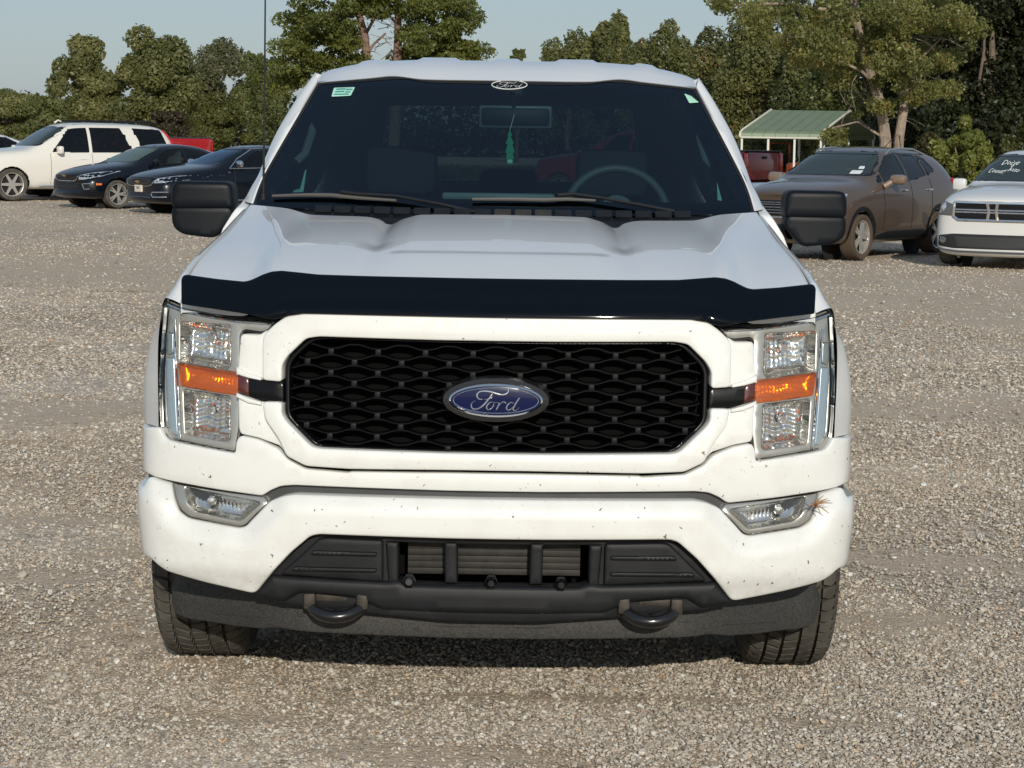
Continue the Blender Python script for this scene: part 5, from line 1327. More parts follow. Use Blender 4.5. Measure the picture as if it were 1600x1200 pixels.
# ============================================================ OTHER VEHICLES
def cage_body(ST, scale=1.0):
    """ST rows: y, W, zb, zs, ws, zr, wr, zc, bow -> smooth closed body mesh (verts, faces)"""
    rings = []
    for (y, W, zb, zs, ws_, zr_, wr, zc, bow) in ST:
        half = [(0, zb), (.80 * W, zb), (.965 * W, zb + .07), (W, zb + .42 * (zs - zb)), (W * .985, zb + .80 * (zs - zb)), (ws_, zs), (wr, zr_), (.62 * wr, zr_ + .72 * (zc - zr_)), (0, zc)]
        rings.append([(x, y + bow * (x / max(W, .01)) ** 2, z) for x, z in half])
    V = []; n = len(rings[0]); full_ = 2 * n - 2
    for r in rings: V += r + [(-x, y, z) for x, y, z in r[1:-1]][::-1]
    F = []
    for i in range(len(rings) - 1):
        for k in range(full_):
            k2 = (k + 1) % full_; F.append((i * full_ + k, (i + 1) * full_ + k, (i + 1) * full_ + k2, i * full_ + k2))
    def cap(o, rev):
        L = []
        # strips between the two halves
        a = [o + k for k in range(n)]; b = [o] + [o + full_ - k for k in range(1, n - 1)] + [o + n - 1]
        L.append((a[0], a[1], b[1]))
        for k in range(1, n - 2): L.append((a[k], a[k + 1], b[k + 1], b[k]))
        L.append((a[n - 2], a[n - 1], b[n - 2]))
        return [t[::-1] for t in L] if rev else L
    F += cap(0, False) + cap((len(rings) - 1) * full_, True)
    me = bpy.data.meshes.new('tmp'); me.from_pydata(V, [], F); me.update()
    bm = bmesh.new(); bm.from_mesh(me); bmesh.ops.recalc_face_normals(bm, faces=bm.faces); bm.to_mesh(me); bm.free()
    o = bpy.data.objects.new('tmp', me); col.objects.link(o)
    md = o.modifiers.new('s', 'SUBSURF'); md.levels = 3; md.render_levels = 3
    dg = bpy.context.evaluated_depsgraph_get(); ev = o.evaluated_get(dg); m2 = bpy.data.meshes.new_from_object(ev)
    v = np.array([tuple(q.co) for q in m2.vertices]); f = [tuple(p.vertices) for p in m2.polygons]
    bpy.data.objects.remove(o); bpy.data.meshes.remove(me); bpy.data.meshes.remove(m2)
    return v, f
class Proj:
    y0 = None
    """project (a, b) on the body: 'x+' / 'x-' side views take (y, z); 'front' / 'back' take (x, z)"""
    def __init__(s, bvh, view): s.b = bvh; s.v = view; s.c = {}
    def __call__(s, a, b, off):
        a = np.asarray(a, float); b = np.asarray(b, float); off = np.broadcast_to(off, a.shape); out = []
        for p, q, o in zip(a, b, off):
            key = (round(float(p), 5), round(float(q), 5)); h = s.c.get(key)
            if h is None:
                if s.v[0] == 'x':
                    sg = 1 if s.v[1] == '+' else -1; org = Vector((sg * 3, p, q)); d = Vector((-sg, 0, 0))
                else:
                    fr_ = s.v == 'front'; org = Vector((p, s.y0 if s.y0 is not None else (-4 if fr_ else 12), q)); d = Vector((0, 1 if fr_ else -1, 0))
                r = s.b.ray_cast(org, d)
                if r[0] is None:
                    near_o = Vector((0.9 if s.v == 'x+' else -.9, p, q)) if s.v[0] == 'x' else Vector((p, (s.y0 + (.35 if s.v == 'front' else -.35)) if s.y0 is not None else (0 if s.v == 'front' else 5), q)); r = s.b.find_nearest(near_o)
                h = s.c[key] = (r[0], d)
            out.append(tuple(h[0] + h[1] * float(o)))
        return np.array(out)
    def one(s, a, b, off=0): return Vector(s([a], [b], off)[0])
def make_car(name, label, cat, ST, paint, loc, rz, scale=1.0, side_windows=(), wshield=None, rear=None, wheels=None, details=None, rim=None, spokes=5, split=False, arch_mat=None, group=None, wglass=None, sglass=None, doors=(), cladding=None, tmat=None, wipe=True):
    root = thing(name, label, cat, loc, rz, group); root.scale = (scale,) * 3
    v, f = cage_body(ST)
    bvh = BVHTree.FromPolygons([Vector(p) for p in v], f)
    # finer faces along every opening's edge, so the cut follows the outline
    bm = bmesh.new(); bv = [bm.verts.new(p) for p in v]
    for q in f: bm.faces.new([bv[i] for i in q])
    bm.verts.ensure_lookup_table(); bm.edges.ensure_lookup_table(); bm.faces.ensure_lookup_table()
    ins = [inside(v[:, 1:3], np.array(W)) for W, _ in side_windows] + [np.hypot(v[:, 1] - yc, v[:, 2] - wheels[2]) < wheels[2] + .035 for yc in wheels[:2]]
    for W in (wshield, rear):
        if W is not None: ins.append(inside(v[:, [0, 2]], np.array(W)))
    es = set()
    for fc_ in bm.faces:
        ids = [q.index for q in fc_.verts]
        for M_ in ins:
            k_ = M_[ids]
            if k_.any() and not k_.all():
                for e_ in fc_.edges: es.add(e_)
                break
    bmesh.ops.subdivide_edges(bm, edges=list(es), cuts=3, use_grid_fill=True)
    bm.verts.index_update(); v = np.array([tuple(q.co) for q in bm.verts]); f = [tuple(w.index for w in q.verts) for q in bm.faces]; bm.free()
    fc = np.array([v[list(q)].mean(0) for q in f]); nr = []
    for q in f:
        a, b, c = v[q[0]], v[q[1]], v[q[2]]; w = np.cross(b - a, c - a); nr.append(w / (np.linalg.norm(w) + 1e-9))
    nr = np.array(nr); keep_ = np.ones(len(f), bool)
    yf, yr, wr_, ww, tx = wheels
    axles = (yf, yr) if yr < 8 else (yf,)
    for yc in axles:
        keep_ &= ~((np.hypot(fc[:, 1] - yc, fc[:, 2] - wr_) < wr_ + .035) & (np.abs(fc[:, 0]) > .3))
    for W, _ in side_windows:
        W = np.array(W); c = W.mean(0); Wi = c + (W - c) * .985
        i = inside(fc[:, 1:3], Wi) & (np.abs(nr[:, 0]) > .35); keep_ &= ~i
    if wshield is not None:
        W = np.array(wshield); i = inside(fc[:, [0, 2]], W * np.array([.97, 1])) & (nr[:, 1] < -.2) & (nr[:, 2] > .15); keep_ &= ~i
    if rear is not None:
        W = np.array(rear); i = inside(fc[:, [0, 2]], W * np.array([.97, 1])) & (nr[:, 1] > .2); keep_ &= ~i
    ff = [q for q, k in zip(f, keep_) if k]
    body = mesh_obj('body', v, ff, paint, root, angle=50)
    P = {k: Proj(bvh, k) for k in ('x+', 'x-', 'front', 'back')}
    if wshield is not None:
        P['ws'] = Proj(bvh, 'front'); zb_ = min(p[1] for p in wshield); P['ws'].y0 = P['front'].one(0, zb_ + .06).y - .25
    if rear is not None:
        P['rs'] = Proj(bvh, 'back'); zb_ = min(p[1] for p in rear); P['rs'].y0 = P['back'].one(0, zb_ + .06).y + .25
    FR = mat('frit_black', (.004, .005, .006), rough=.25)
    def ringed(poly, k=.90):
        poly = np.array(poly); c = (poly.min(0) + poly.max(0)) / 2; return [c + (p - c) * k for p in poly]
    def shrink(poly, d):
        poly = np.array(poly, float); n = len(poly); out = []
        for i in range(n):
            e1 = poly[i] - poly[i - 1]; e2 = poly[(i + 1) % n] - poly[i]
            n1 = np.array([-e1[1], e1[0]]) / (np.linalg.norm(e1) + 1e-9); n2 = np.array([-e2[1], e2[0]]) / (np.linalg.norm(e2) + 1e-9)
            b = n1 + n2; b /= (np.linalg.norm(b) + 1e-9); out.append(poly[i] + b * d / max(.4, b @ n1))
        out = np.array(out)
        A = lambda q: abs(sum(q[i][0] * q[(i + 1) % n][1] - q[(i + 1) % n][0] * q[i][1] for i in range(n)))
        if A(out) > A(poly): return shrink(poly, -d) if d > 0 else poly
        return out
    for W, gm in side_windows:
        for sd_ in ('x+', 'x-'):
            Wr = round_poly(W, .03); Wi = shrink(Wr[::1], .028)
            panel('window_frame', Wr, P[sd_], FR, root, holes=[Wi], off=-.008, r=0, thick=.02, sp=.07, esp=.05)
            panel('window', Wr, P[sd_], gm, root, off=-.004, r=0, thick=0, sp=.07, esp=.05)
    if wshield is not None:
        Wr = round_poly(wshield, .04); Wi = shrink(Wr, .035)
        panel('windshield_frame', Wr, P['ws'], FR, root, holes=[Wi], off=-.006, r=0, thick=.02, sp=.12, esp=.05)
        panel('windshield', Wr, P['ws'], wglass, root, off=-.003, r=0, thick=0, sp=.10, esp=.05)
    if rear is not None:
        Wr = round_poly(rear, .04)
        panel('rear_window', Wr, P['rs'], M_SGLASS, root, off=-.004, r=0, thick=0, sp=.10, esp=.05)
    for yc in axles:
        for sg in (-1, 1):
            ring = []; q = P['x+' if sg > 0 else 'x-']
            for t in np.linspace(-.25, math.pi + .25, 33):
                c_, s_ = math.cos(t), math.sin(t); row = []
                for rr, o_ in ((wr_ + .095, -.003), (wr_ + .065, -.007), (wr_ + .035, -.004)):
                    yy, zz = yc - c_ * rr, max(wr_ + s_ * rr, ST[3][2] + .02); p_ = q.one(yy, zz, o_); row.append(tuple(p_))
                xx = row[-1][0]; row.append((xx - sg * .02, yc - c_ * (wr_ + .03), max(wr_ + s_ * (wr_ + .03), ST[3][2]))); row.append((xx - sg * .32, yc - c_ * (wr_ + .03), max(wr_ + s_ * (wr_ + .03), ST[3][2]))); ring.append(row)
            m = MB(); m.grid([r[:3] if True else r for r in ring]); m.build('arch_trim', arch_mat or paint, root)
            m = MB(); m.grid([r[2:] for r in ring]); m.lathe([(ring[0][2][0] - sg * .30, 0.0), (ring[0][2][0] - sg * .30, wr_ + .06)], 'x', (0, yc, wr_), n=24); m.build('wheel_well', M_UNDER, root)
            make_wheel(root, sg * tx, yc, wr_, ww, wr_ * .70, sg, rim or M_ALLOY, spokes, split=split, tmat=tmat)
    for yd, z0, z1 in doors:
        for sd_ in ('x+', 'x-'):
            m = MB(); m.tube([tuple(P[sd_].one(yd + .03 * math.sin((z - z0) * 3), z, -.001)) for z in np.linspace(z0, z1, 9)], .0045, n=5); m.build('door_seam', M_RUBBER, root)
    # floor and seats seen through the glass
    ys = [s[0] for s in ST]; W0 = max(s[1] for s in ST); zs0 = max(s[3] for s in ST[:len(ST) // 2 + 1])
    m = MB(); yr_ = min(yr, 3.4); m.box((0, (yf + yr_) / 2, .42), (W0 * 1.5, (yr_ - yf) * .85, .1)); m.build('floor', M_UNDER, root)
    if wshield is not None:
        wb = min(p[1] for p in wshield); yb = P['front'].one(0, wb + .02).y
        m = MB(); m.box((0, yb + .42, wb - .07), (W0 * 1.55, .7, .10), bev=.03); m.build('dashboard', M_DASH, root)
        for sx_ in (-.38, .38):
            m = MB(); m.box((sx_, yb + 1.25, zs0 - .08), (.48, .14, .62), rot=Euler((R(-14), 0, 0)).to_matrix(), bev=.05); m.box((sx_, yb + 1.37, zs0 + .29), (.26, .10, .18), bev=.04); m.build('seat', M_INTG, root)['kind'] = 'stuff'
        m = MB(); m.tube([(.38 + math.cos(t) * .18, yb + .78, wb + .0 + math.sin(t) * .18) for t in np.linspace(0, 6.283, 25)], .014, n=6, caps=False); m.build('steering_wheel', M_PLAST, root)
        m = MB(); m.box((0, yb + .72 + (max(p[1] for p in wshield) - wb) * .2, max(p[1] for p in wshield) - .09), (.22, .03, .06), bev=.01); m.build('rear_view_mirror', M_PLAST, root)
    if details: details(root, P, body)
    return root
M_INTG = mat('grey_seat', (.10, .105, .10), rough=.8)
G_DARK = M_SGLASS; G_MID = M_SGLASS2
G_WS = glass_mat('car_windshield', (.42, .52, .50), body=(.10, (.22, .34, .34))); G_GREEN = glass_mat('green_reflection_windshield', (.62, .74, .70), body=(.22, (.28, .42, .36)))  # green pane: diffuse colour stands for the reflection inside the sedan's windshield
M_BLK1 = mat('deep_black_paint', (.003, .005, .010), rough=.25, spec=.25, coat=.45)
M_BLK2 = mat('midnight_paint', (.002, .004, .009), rough=.25, spec=.25, coat=.45)
M_BRN = mat('brown_metallic', (.108, .076, .055), rough=.34, metal=.35, coat=.8)
M_PEARL = mat('pearl_white', (.70, .68, .62), rough=.4, coat=1.0)
M_WHT2 = mat('plain_white_paint', (.66, .665, .645), rough=.4, coat=1.0)
M_GRILLE = mat('grille_black', (.008, .008, .010), rough=.4)
M_LAMP = mat('lamp_glass', (.70, .72, .72), rough=.12, metal=.75, coat=1)
M_LAMPD = mat('lamp_glass_dull', (.16, .165, .16), rough=.2, metal=.5, coat=1)
M_ORNG = mat('orange_marker', (.75, .16, .02), rough=.3, coat=1)
M_BRTYRE = mat('brown_dusty_tyre', (.095, .070, .052), rough=.9, spec=.15)
def mirror_part(root, P, body, x, y, z, m1, chrome=None, d=(.20, .10, .15)):
    for sg in (-1, 1):
        m = MB(); m.box((sg * x, y, z), d, bev=.045); m.tube([(sg * (x - .17), y + .05, z - .05), (sg * (x - .05), y, z - .05)], .025, n=8); m.build('side_mirror', m1, root)
def handles(root, P, ys, z, m1):
    for y in ys:
        for s in ('x+', 'x-'):
            p = P[s].one(y, z, 0); m = MB(); m.box(tuple(p), (.045, .19, .03), bev=.010); m.build('door_handle', m1, root)
def bow_tie(root, P, z, w=.19):
    h = w * .30; pts = [(-w / 2, -h * .30), (-w * .20, -h * .30), (-w * .16, -h / 2), (w * .20, -h / 2), (w * .16, -h * .30), (w * .42, -h * .30), (w / 2, h * .30), (w * .20, h * .30), (w * .16, h / 2), (-w * .20, h / 2), (-w * .16, h * .30), (-w * .42, h * .30)]
    panel('bow_tie_emblem', [(a, z + b) for a, b in pts], P['front'], M_GOLD, root, off=-.022, r=.004, thick=.02, sp=.05, esp=.03)
def pF(root, P, name, poly, m1, off=-.004, r=.006, thick=.02, rr=.02, view='front', holes=(), both=False):
    for sg in ((1, -1) if both else (1,)):
        panel(name, round_poly([(sg * a, b) for a, b in poly], rr), P[view], m1, root, off=off, r=r, thick=thick, sp=.06, esp=.03)
def bar(root, P, name, pts, m1, rad=.008, view='front', off=-.008):
    m = MB(); q = densify(np.array(pts + pts[::-1]), .05)[:len(densify(np.array(pts), .05)) + 0] if False else None
    L = []
    for (a, b), (c, d) in zip(pts[:-1], pts[1:]):
        k = max(1, int(math.hypot(c - a, d - b) / .05))
        for i in range(k): L.append((a + (c - a) * i / k, b + (d - b) * i / k))
    L.append(pts[-1]); m.tube([tuple(P[view].one(a, b, off)) for a, b in L], rad, n=6); m.build(name, m1, root)

# ---- black compact sedan and black full-size sedan -----------------------------
SED = [(0.00, .62, .34, .60, .58, .70, .46, .73, .10), (.06, .80, .24, .63, .76, .745, .60, .78, .16), (.28, .885, .20, .70, .83, .82, .66, .86, .10), (.70, .905, .19, .80, .85, .90, .70, .95, .04), (1.10, .91, .19, .87, .86, .955, .73, 1.00, 0),
       (1.36, .91, .19, .90, .865, .985, .74, 1.03, -.02), (1.60, .91, .19, .925, .865, 1.10, .70, 1.16, -.03), (2.18, .91, .19, .945, .865, 1.375, .585, 1.425, -.03), (2.75, .91, .19, .955, .865, 1.405, .575, 1.455, 0), (3.35, .91, .19, .97, .86, 1.355, .56, 1.405, .02),
       (3.80, .905, .20, .985, .84, 1.19, .60, 1.23, .03), (4.10, .90, .22, .99, .82, 1.06, .66, 1.10, 0), (4.45, .87, .26, .97, .78, 1.03, .64, 1.06, -.08), (4.60, .74, .36, .86, .66, .93, .52, .95, -.12)]
SW = [([(1.72, .985), (2.28, 1.335), (2.72, 1.37), (2.72, .985)], G_MID), ([(2.80, .985), (2.80, 1.37), (3.25, 1.33), (3.62, 1.16), (3.62, 1.0)], G_DARK)]
WSF = [(-.70, 1.03), (-.55, 1.385), (.55, 1.385), (.70, 1.03)]
RSF = [(-.60, 1.13), (-.50, 1.36), (.50, 1.36), (.60, 1.13)]
def loc_for(local, world_pt, rz, sc=1.0):
    v = Matrix.Rotation(rz, 3, 'Z') @ (Vector(local) * sc); return (world_pt[0] - v.x, world_pt[1] - v.y, 0)
def det_cruze(root, P, body):
    pF(root, P, 'upper_grille', [(-.40, .64), (-.46, .715), (.46, .715), (.40, .64), (.30, .615), (-.30, .615)], M_GRILLE, rr=.02)
    bar(root, P, 'chrome_surround', [(-.48, .72), (-.42, .635), (-.30, .602), (.30, .602), (.42, .635), (.48, .72)], M_CHROME, .009)
    for z in (.65, .68): bar(root, P, 'grille_slat', [(-.40, z), (.40, z)], M_PLAST2, .006, off=-.012)
    pF(root, P, 'lower_grille', [(-.44, .40), (-.52, .57), (.52, .57), (.44, .40)], M_GRILLE, rr=.03)
    bar(root, P, 'grille_slat', [(-.46, .49), (.46, .49)], M_PLAST2, .008, off=-.012)
    pF(root, P, 'headlight', [(.49, .63), (.51, .735), (.70, .81), (.85, .84), (.83, .71), (.66, .64)], M_LAMP, rr=.02, both=True)
    pF(root, P, 'fog_recess', [(.56, .42), (.60, .55), (.80, .56), (.80, .47), (.70, .41)], M_GRILLE, rr=.02, both=True)
    for sg in (-1, 1):
        bar(root, P, 'chrome_fog_trim', [(sg * .80, .56), (sg * .60, .545), (sg * .66, .43), (sg * .78, .44)], M_CHROME, .010)
        v = 'x+' if sg > 0 else 'x-'; panel('side_marker', round_poly([(.34, .52), (.34, .565), (.47, .565), (.47, .52)], .01), P[v], M_ORNG, root, off=-.004, r=.004, thick=.01, sp=.05)
    bow_tie(root, P, .715); bow = None
    mirror_part(root, P, body, .98, 1.80, 1.02, M_BLK1); handles(root, P, (2.5, 3.35), .87, M_BLK1)
    bar(root, P, 'chrome_belt_line', [(1.70, .965), (2.7, .968), (3.66, .985)], M_RUBBER, .006, 'x+')
G = ground_at(182, 326); rz = R(-48)
make_car('compact_sedan', 'small black sedan with orange side marker, nose beside the white suv door', 'car', SED, M_BLK1, loc_for((.80, .88, 0), G, rz), rz, side_windows=SW, wshield=WSF, rear=RSF, wheels=(.88, 3.58, .325, .22, .78), details=det_cruze, spokes=5, split=True, wglass=G_GREEN, doors=((1.62, .30, .95), (2.76, .30, .97), (3.62, .55, .98)))
def stretch(ST, ky=1.0, kx=1.0, kz=1.0): return [(y * ky, W * kx, zb, zs * kz, ws_ * kx, zr_ * kz, wr * kx, zc * kz, b) for (y, W, zb, zs, ws_, zr_, wr, zc, b) in ST]
def stretchw(L, ky, kz): return [([(a * ky, b * kz) for a, b in W], G_DARK) for W, g_ in L]
def det_impala(root, P, body):
    pF(root, P, 'grille', [(-.50, .62), (-.62, .755), (.62, .755), (.50, .62), (.36, .595), (-.36, .595)], M_GRILLE, rr=.02)
    bar(root, P, 'chrome_surround', [(-.66, .762), (-.52, .61), (-.36, .583), (.36, .583), (.52, .61), (.66, .762)], M_CHROME, .009)
    bar(root, P, 'chrome_surround', [(-.64, .765), (0, .772), (.64, .765)], mat('dull_chrome', (.25, .26, .28), rough=.25, metal=.9), .007)
    for z in (.63, .665, .70, .73): bar(root, P, 'grille_slat', [(-.52, z), (.52, z)], MATS['dull_chrome'], .005, off=-.012)
    pF(root, P, 'headlight', [(.58, .645), (.64, .755), (.78, .81), (.92, .83), (.90, .72), (.74, .655)], M_LAMP, rr=.02, both=True)
    pF(root, P, 'lower_grille', [(-.42, .36), (-.42, .45), (.42, .45), (.42, .36)], M_GRILLE, rr=.03)
    bar(root, P, 'chrome_lower_trim', [(-.42, .355), (.42, .355)], MATS['dull_chrome'], .008)
    for sg in (-1, 1):
        bar(root, P, 'chrome_fog_trim', [(sg * .86, .47), (sg * .54, .46), (sg * .50, .41), (sg * .56, .36), (sg * .84, .37)], M_CHROME, .011)
    bow_tie(root, P, .668, .20)
    pl_ = panel('license_plate', round_poly([(-.155, .455), (-.155, .60), (.155, .60), (.155, .455)], .01), P['front'], mat('plate_white', (.72, .68, .60), rough=.5), root, off=-.03, r=.003, thick=.02, sp=.08)
    m = MB()
    for a, b, z in ((-.07, -.045, .565), (-.035, .0, .55), (.01, .04, .55), (.05, .08, .565), (-.05, .06, .525)): 
        p, q = P['front'].one(a, z, -.033), P['front'].one(b, z, -.033); m.tube([tuple(p), tuple(q)], .010 if z > .53 else .006, n=4)
    m.build('plate_print', mat('dark_print', (.10, .06, .05), rough=.6), pl_)['kind'] = 'stuff'
    mirror_part(root, P, body, 1.03, 1.92, 1.06, MATS['mirror_shell_chrome'] if 'mirror_shell_chrome' in MATS else mat('mirror_shell_chrome', (.6, .6, .62), rough=.15, metal=1))
    handles(root, P, (2.75, 3.7), .89, M_BLK2)
    for v in ('x+', 'x-'):
        bar(root, P, 'chrome_window_line', [(1.78, .965), (2.05, 1.17), (2.50, 1.375), (3.05, 1.41), (3.55, 1.375), (4.0, 1.20)], M_CHROME, .009, v)
        bar(root, P, 'chrome_belt_line', [(1.78, .965), (2.9, .985), (4.05, 1.01)], M_CHROME, .007, v)
    bar(root, P, 'chrome_sill_line', [(1.5, .30), (4.0, .30)], M_CHROME, .010, 'x+')
rz = R(-52); G = at(212, 288, 39.6)
make_car('full_size_sedan', 'long black sedan with gold badge, chrome window line and pale front plate', 'car', stretch(SED, 1.105, 1.03, 1.01), M_BLK2, loc_for((0, .02, 0), G, rz), rz, side_windows=stretchw(SW, 1.105, 1.01),
         wshield=[(a * 1.03, b * 1.01) for a, b in WSF], rear=[(a * 1.03, b * 1.01) for a, b in RSF], wheels=(1.0, 3.84, .34, .235, .80), details=det_impala, spokes=5, split=True, wglass=M_WSHIELD, doors=((1.85, .30, .97), (3.05, .30, .98), (3.98, .55, 1.0)))

# ---- the large white suv on the left ------------------------------------------
SUV = [(0.00, .70, .45, .88, .68, 1.02, .56, 1.06, .08), (.06, .90, .32, .92, .86, 1.08, .70, 1.12, .14), (.30, .985, .28, .98, .94, 1.15, .80, 1.20, .08), (.80, 1.01, .27, 1.05, .965, 1.19, .84, 1.25, .03), (1.25, 1.01, .27, 1.09, .97, 1.22, .85, 1.28, 0),
       (1.50, 1.01, .27, 1.11, .97, 1.26, .85, 1.32, -.02), (1.72, 1.01, .27, 1.12, .97, 1.40, .82, 1.47, -.04), (2.32, 1.01, .27, 1.14, .97, 1.82, .72, 1.88, -.04), (2.80, 1.01, .27, 1.14, .97, 1.86, .71, 1.92, 0), (3.8, 1.01, .27, 1.15, .97, 1.86, .71, 1.92, 0),
       (4.7, 1.01, .27, 1.16, .96, 1.82, .70, 1.88, 0), (5.05, 1.00, .29, 1.15, .95, 1.74, .69, 1.80, -.03), (5.22, .97, .33, 1.10, .92, 1.30, .80, 1.38, -.06), (5.32, .84, .45, .95, .80, 1.05, .66, 1.10, -.08)]
SUVW = [([(1.95, 1.19), (2.42, 1.73), (2.90, 1.79), (2.90, 1.19)], G_DARK), ([(2.98, 1.19), (2.98, 1.79), (3.78, 1.79), (4.03, 1.20)], G_DARK), ([(4.34, 1.21), (4.10, 1.79), (4.86, 1.76), (5.02, 1.26)], G_DARK)]
def det_exped(root, P, body):
    pF(root, P, 'grille', [(-.50, .72), (-.58, .98), (.58, .98), (.50, .72)], M_CHROME, rr=.04); pF(root, P, 'grille_insert', [(-.45, .75), (-.52, .95), (.52, .95), (.45, .75)], M_GRILLE, off=-.012, rr=.04)
    pF(root, P, 'headlight', [(.62, .82), (.62, .98), (.90, 1.02), (.92, .86)], M_LAMP, both=True)
    pF(root, P, 'lower_grille', [(-.60, .42), (-.60, .56), (.60, .56), (.60, .42)], M_GRILLE)
    mirror_part(root, P, body, 1.09, 2.10, 1.24, M_PEARL, d=(.24, .13, .19)); handles(root, P, (2.72, 3.80), 1.02, M_PEARL)
    for sg in (-1, 1):
        m = MB(); m.tube([(sg * .68, 2.55, 1.925), (sg * .68, 2.75, 1.955), (sg * .68, 4.55, 1.945), (sg * .67, 4.75, 1.895)], .022, n=8); m.build('roof_rail', M_PLAST, root)
        m = MB(); m.box((sg * .98, 2.75, .36), (.16, 2.3, .06), bev=.02); m.build('running_board', M_CHROME, root)
        m = MB(); pts = [P['x+' if sg > 0 else 'x-'].one(y, z, -.012) for y, z in ((4.98, 1.74), (5.06, 1.62), (5.14, 1.45), (5.20, 1.22), (5.22, 1.10))]
        m.tube([tuple(p) for p in pts], [.03, .05, .055, .055, .05], n=8); m.build('tail_light', M_REDLAMP, root)
    m = MB(); m.tube([(.0, 2.35, 1.90), (0, 2.45, 1.965), (0, 2.52, 1.93)], [.03, .018, .02], n=6); m.build('shark_fin', M_PEARL, root)
    m = MB(); p = P['front'].one(-.52, 1.31, -.01); m.box(tuple(p), (.16, .02, .05)); m.build('dash_card', M_WPRINT, root)
G = ground_at(17, 314); rz = R(-58)
make_car('large_suv', 'big pearl white suv with black roof rails at the left edge, partly out of frame', 'suv', SUV, M_PEARL, loc_for((.86, .93, 0), G, rz), rz, side_windows=SUVW, wshield=[(-.82, 1.33), (-.70, 1.80), (.70, 1.80), (.82, 1.33)], rear=[(-.70, 1.35), (-.62, 1.74), (.62, 1.74), (.70, 1.35)],
         wheels=(.93, 4.04, .40, .27, .87), details=det_exped, spokes=6, wglass=G_WS, rim=M_ALLOY, doors=((1.88, .32, 1.15), (2.94, .32, 1.16), (4.02, .75, 1.17)), arch_mat=M_PEARL)

# ---- brown crossover -----------------------------------------------------------
CRO = [(0.00, .62, .40, .72, .60, .88, .48, .92, .10), (.06, .80, .27, .76, .76, .94, .60, .98, .16), (.28, .87, .22, .84, .82, 1.00, .68, 1.05, .10), (.65, .885, .21, .93, .84, 1.06, .71, 1.11, .04), (1.00, .89, .21, .98, .845, 1.09, .73, 1.14, 0),
       (1.22, .89, .21, 1.00, .845, 1.12, .73, 1.17, -.02), (1.42, .89, .21, 1.02, .845, 1.22, .70, 1.27, -.03), (1.98, .89, .21, 1.05, .84, 1.52, .60, 1.575, -.03), (2.5, .89, .21, 1.07, .84, 1.565, .59, 1.62, 0), (3.1, .89, .21, 1.10, .835, 1.55, .58, 1.60, 0),
       (3.65, .89, .22, 1.13, .83, 1.51, .58, 1.56, 0), (3.98, .885, .24, 1.13, .82, 1.44, .60, 1.49, -.02), (4.18, .865, .28, 1.08, .79, 1.22, .64, 1.26, -.04), (4.26, .74, .42, .90, .66, 1.0, .54, 1.04, -.08)]
CROW = [([(1.44, 1.10), (1.60, 1.22), (1.60, 1.10)], G_MID), ([(1.66, 1.09), (1.66, 1.26), (2.05, 1.46), (2.40, 1.52), (2.40, 1.11)], G_MID), ([(2.49, 1.12), (2.49, 1.52), (3.03, 1.50), (3.12, 1.19)], G_DARK), ([(3.19, 1.20), (3.10, 1.49), (3.30, 1.46), (3.48, 1.27)], G_DARK)]
def det_encore(root, P, body):
    pF(root, P, 'grille', [(-.40, .62), (-.48, .84), (.48, .84), (.40, .62)], M_GRILLE, rr=.05); bar(root, P, 'chrome_surround', [(-.50, .85), (-.40, .60), (.40, .60), (.50, .85)], M_CHROME, .010)
    for z in (.66, .70, .74, .78, .81): bar(root, P, 'grille_slat', [(-.41, z), (.41, z)], M_CHROME, .004, off=-.010)
    pF(root, P, 'headlight', [(.52, .78), (.56, .88), (.78, .95), (.80, .85), (.66, .78)], M_LAMP, both=True); pF(root, P, 'lower_grille', [(-.5, .34), (-.5, .48), (.5, .48), (.5, .34)], M_GRILLE)
    for sg in (-1, 1):
        v = 'x+' if sg > 0 else 'x-'
        panel('lower_cladding', round_poly([(1.32, .225), (1.32, .34), (1.7, .40), (2.9, .40), (3.08, .34), (3.08, .225)], .03), P[v], M_PLAST, root, off=-.012, r=.01, thick=.03, sp=.08, esp=.04)
        panel('pillar_trim', [(2.405, 1.10), (2.405, 1.525), (2.485, 1.525), (2.485, 1.11)], P[v], M_PLAST2, root, off=-.006, r=0, thick=.01, sp=.08, esp=.04)
        m = MB(); m.tube([(sg * .57, 2.15, 1.50), (sg * .57, 2.25, 1.555), (sg * .56, 2.6, 1.58), (sg * .55, 3.1, 1.575), (sg * .54, 3.5, 1.50)], .016, n=8); m.build('roof_rail', mat('satin_rail', (.45, .46, .46), rough=.3, metal=.8), root)
        m = MB(); m.tube([tuple(P[v].one(y, z, -.012)) for y, z in ((4.02, 1.13), (4.08, 1.08), (4.14, 1.0), (4.17, .90))], [.03, .055, .06, .04], n=8); m.build('tail_light', M_REDLAMP, root)
        m = MB(); m.box((sg * .99, 1.72, 1.14), (.25, .12, .14), bev=.05); m.tube([(sg * .82, 1.60, 1.03), (sg * .90, 1.68, 1.10)], [.05, .045], n=8); m.build('side_mirror', M_TAN, root)
    handles(root, P, (2.22, 3.08), .98, M_CHROME)
    m = MB(); m.tube([(0, 3.3, 1.60), (.0, 3.42, 1.66), (0, 3.75, 1.80)], [.01, .006, .004], n=5); m.build('roof_antenna', M_RUBBER, root)
    stk = round_poly([(.40, 1.215), (.40, 1.265), (.56, 1.265), (.56, 1.215)], .01); panel('windshield_sticker', stk, P['ws'], M_WPRINT, root, off=-.008, r=0, thick=.002, sp=.08)
    stk = round_poly([(.47, 1.285), (.46, 1.325), (.53, 1.325), (.55, 1.285)], .01); panel('windshield_sticker', stk, P['ws'], M_WPRINT, root, off=-.008, r=0, thick=.002, sp=.08)
M_TAN = mat('tan_mirror', (.26, .18, .13), rough=.3, metal=.3, coat=1)
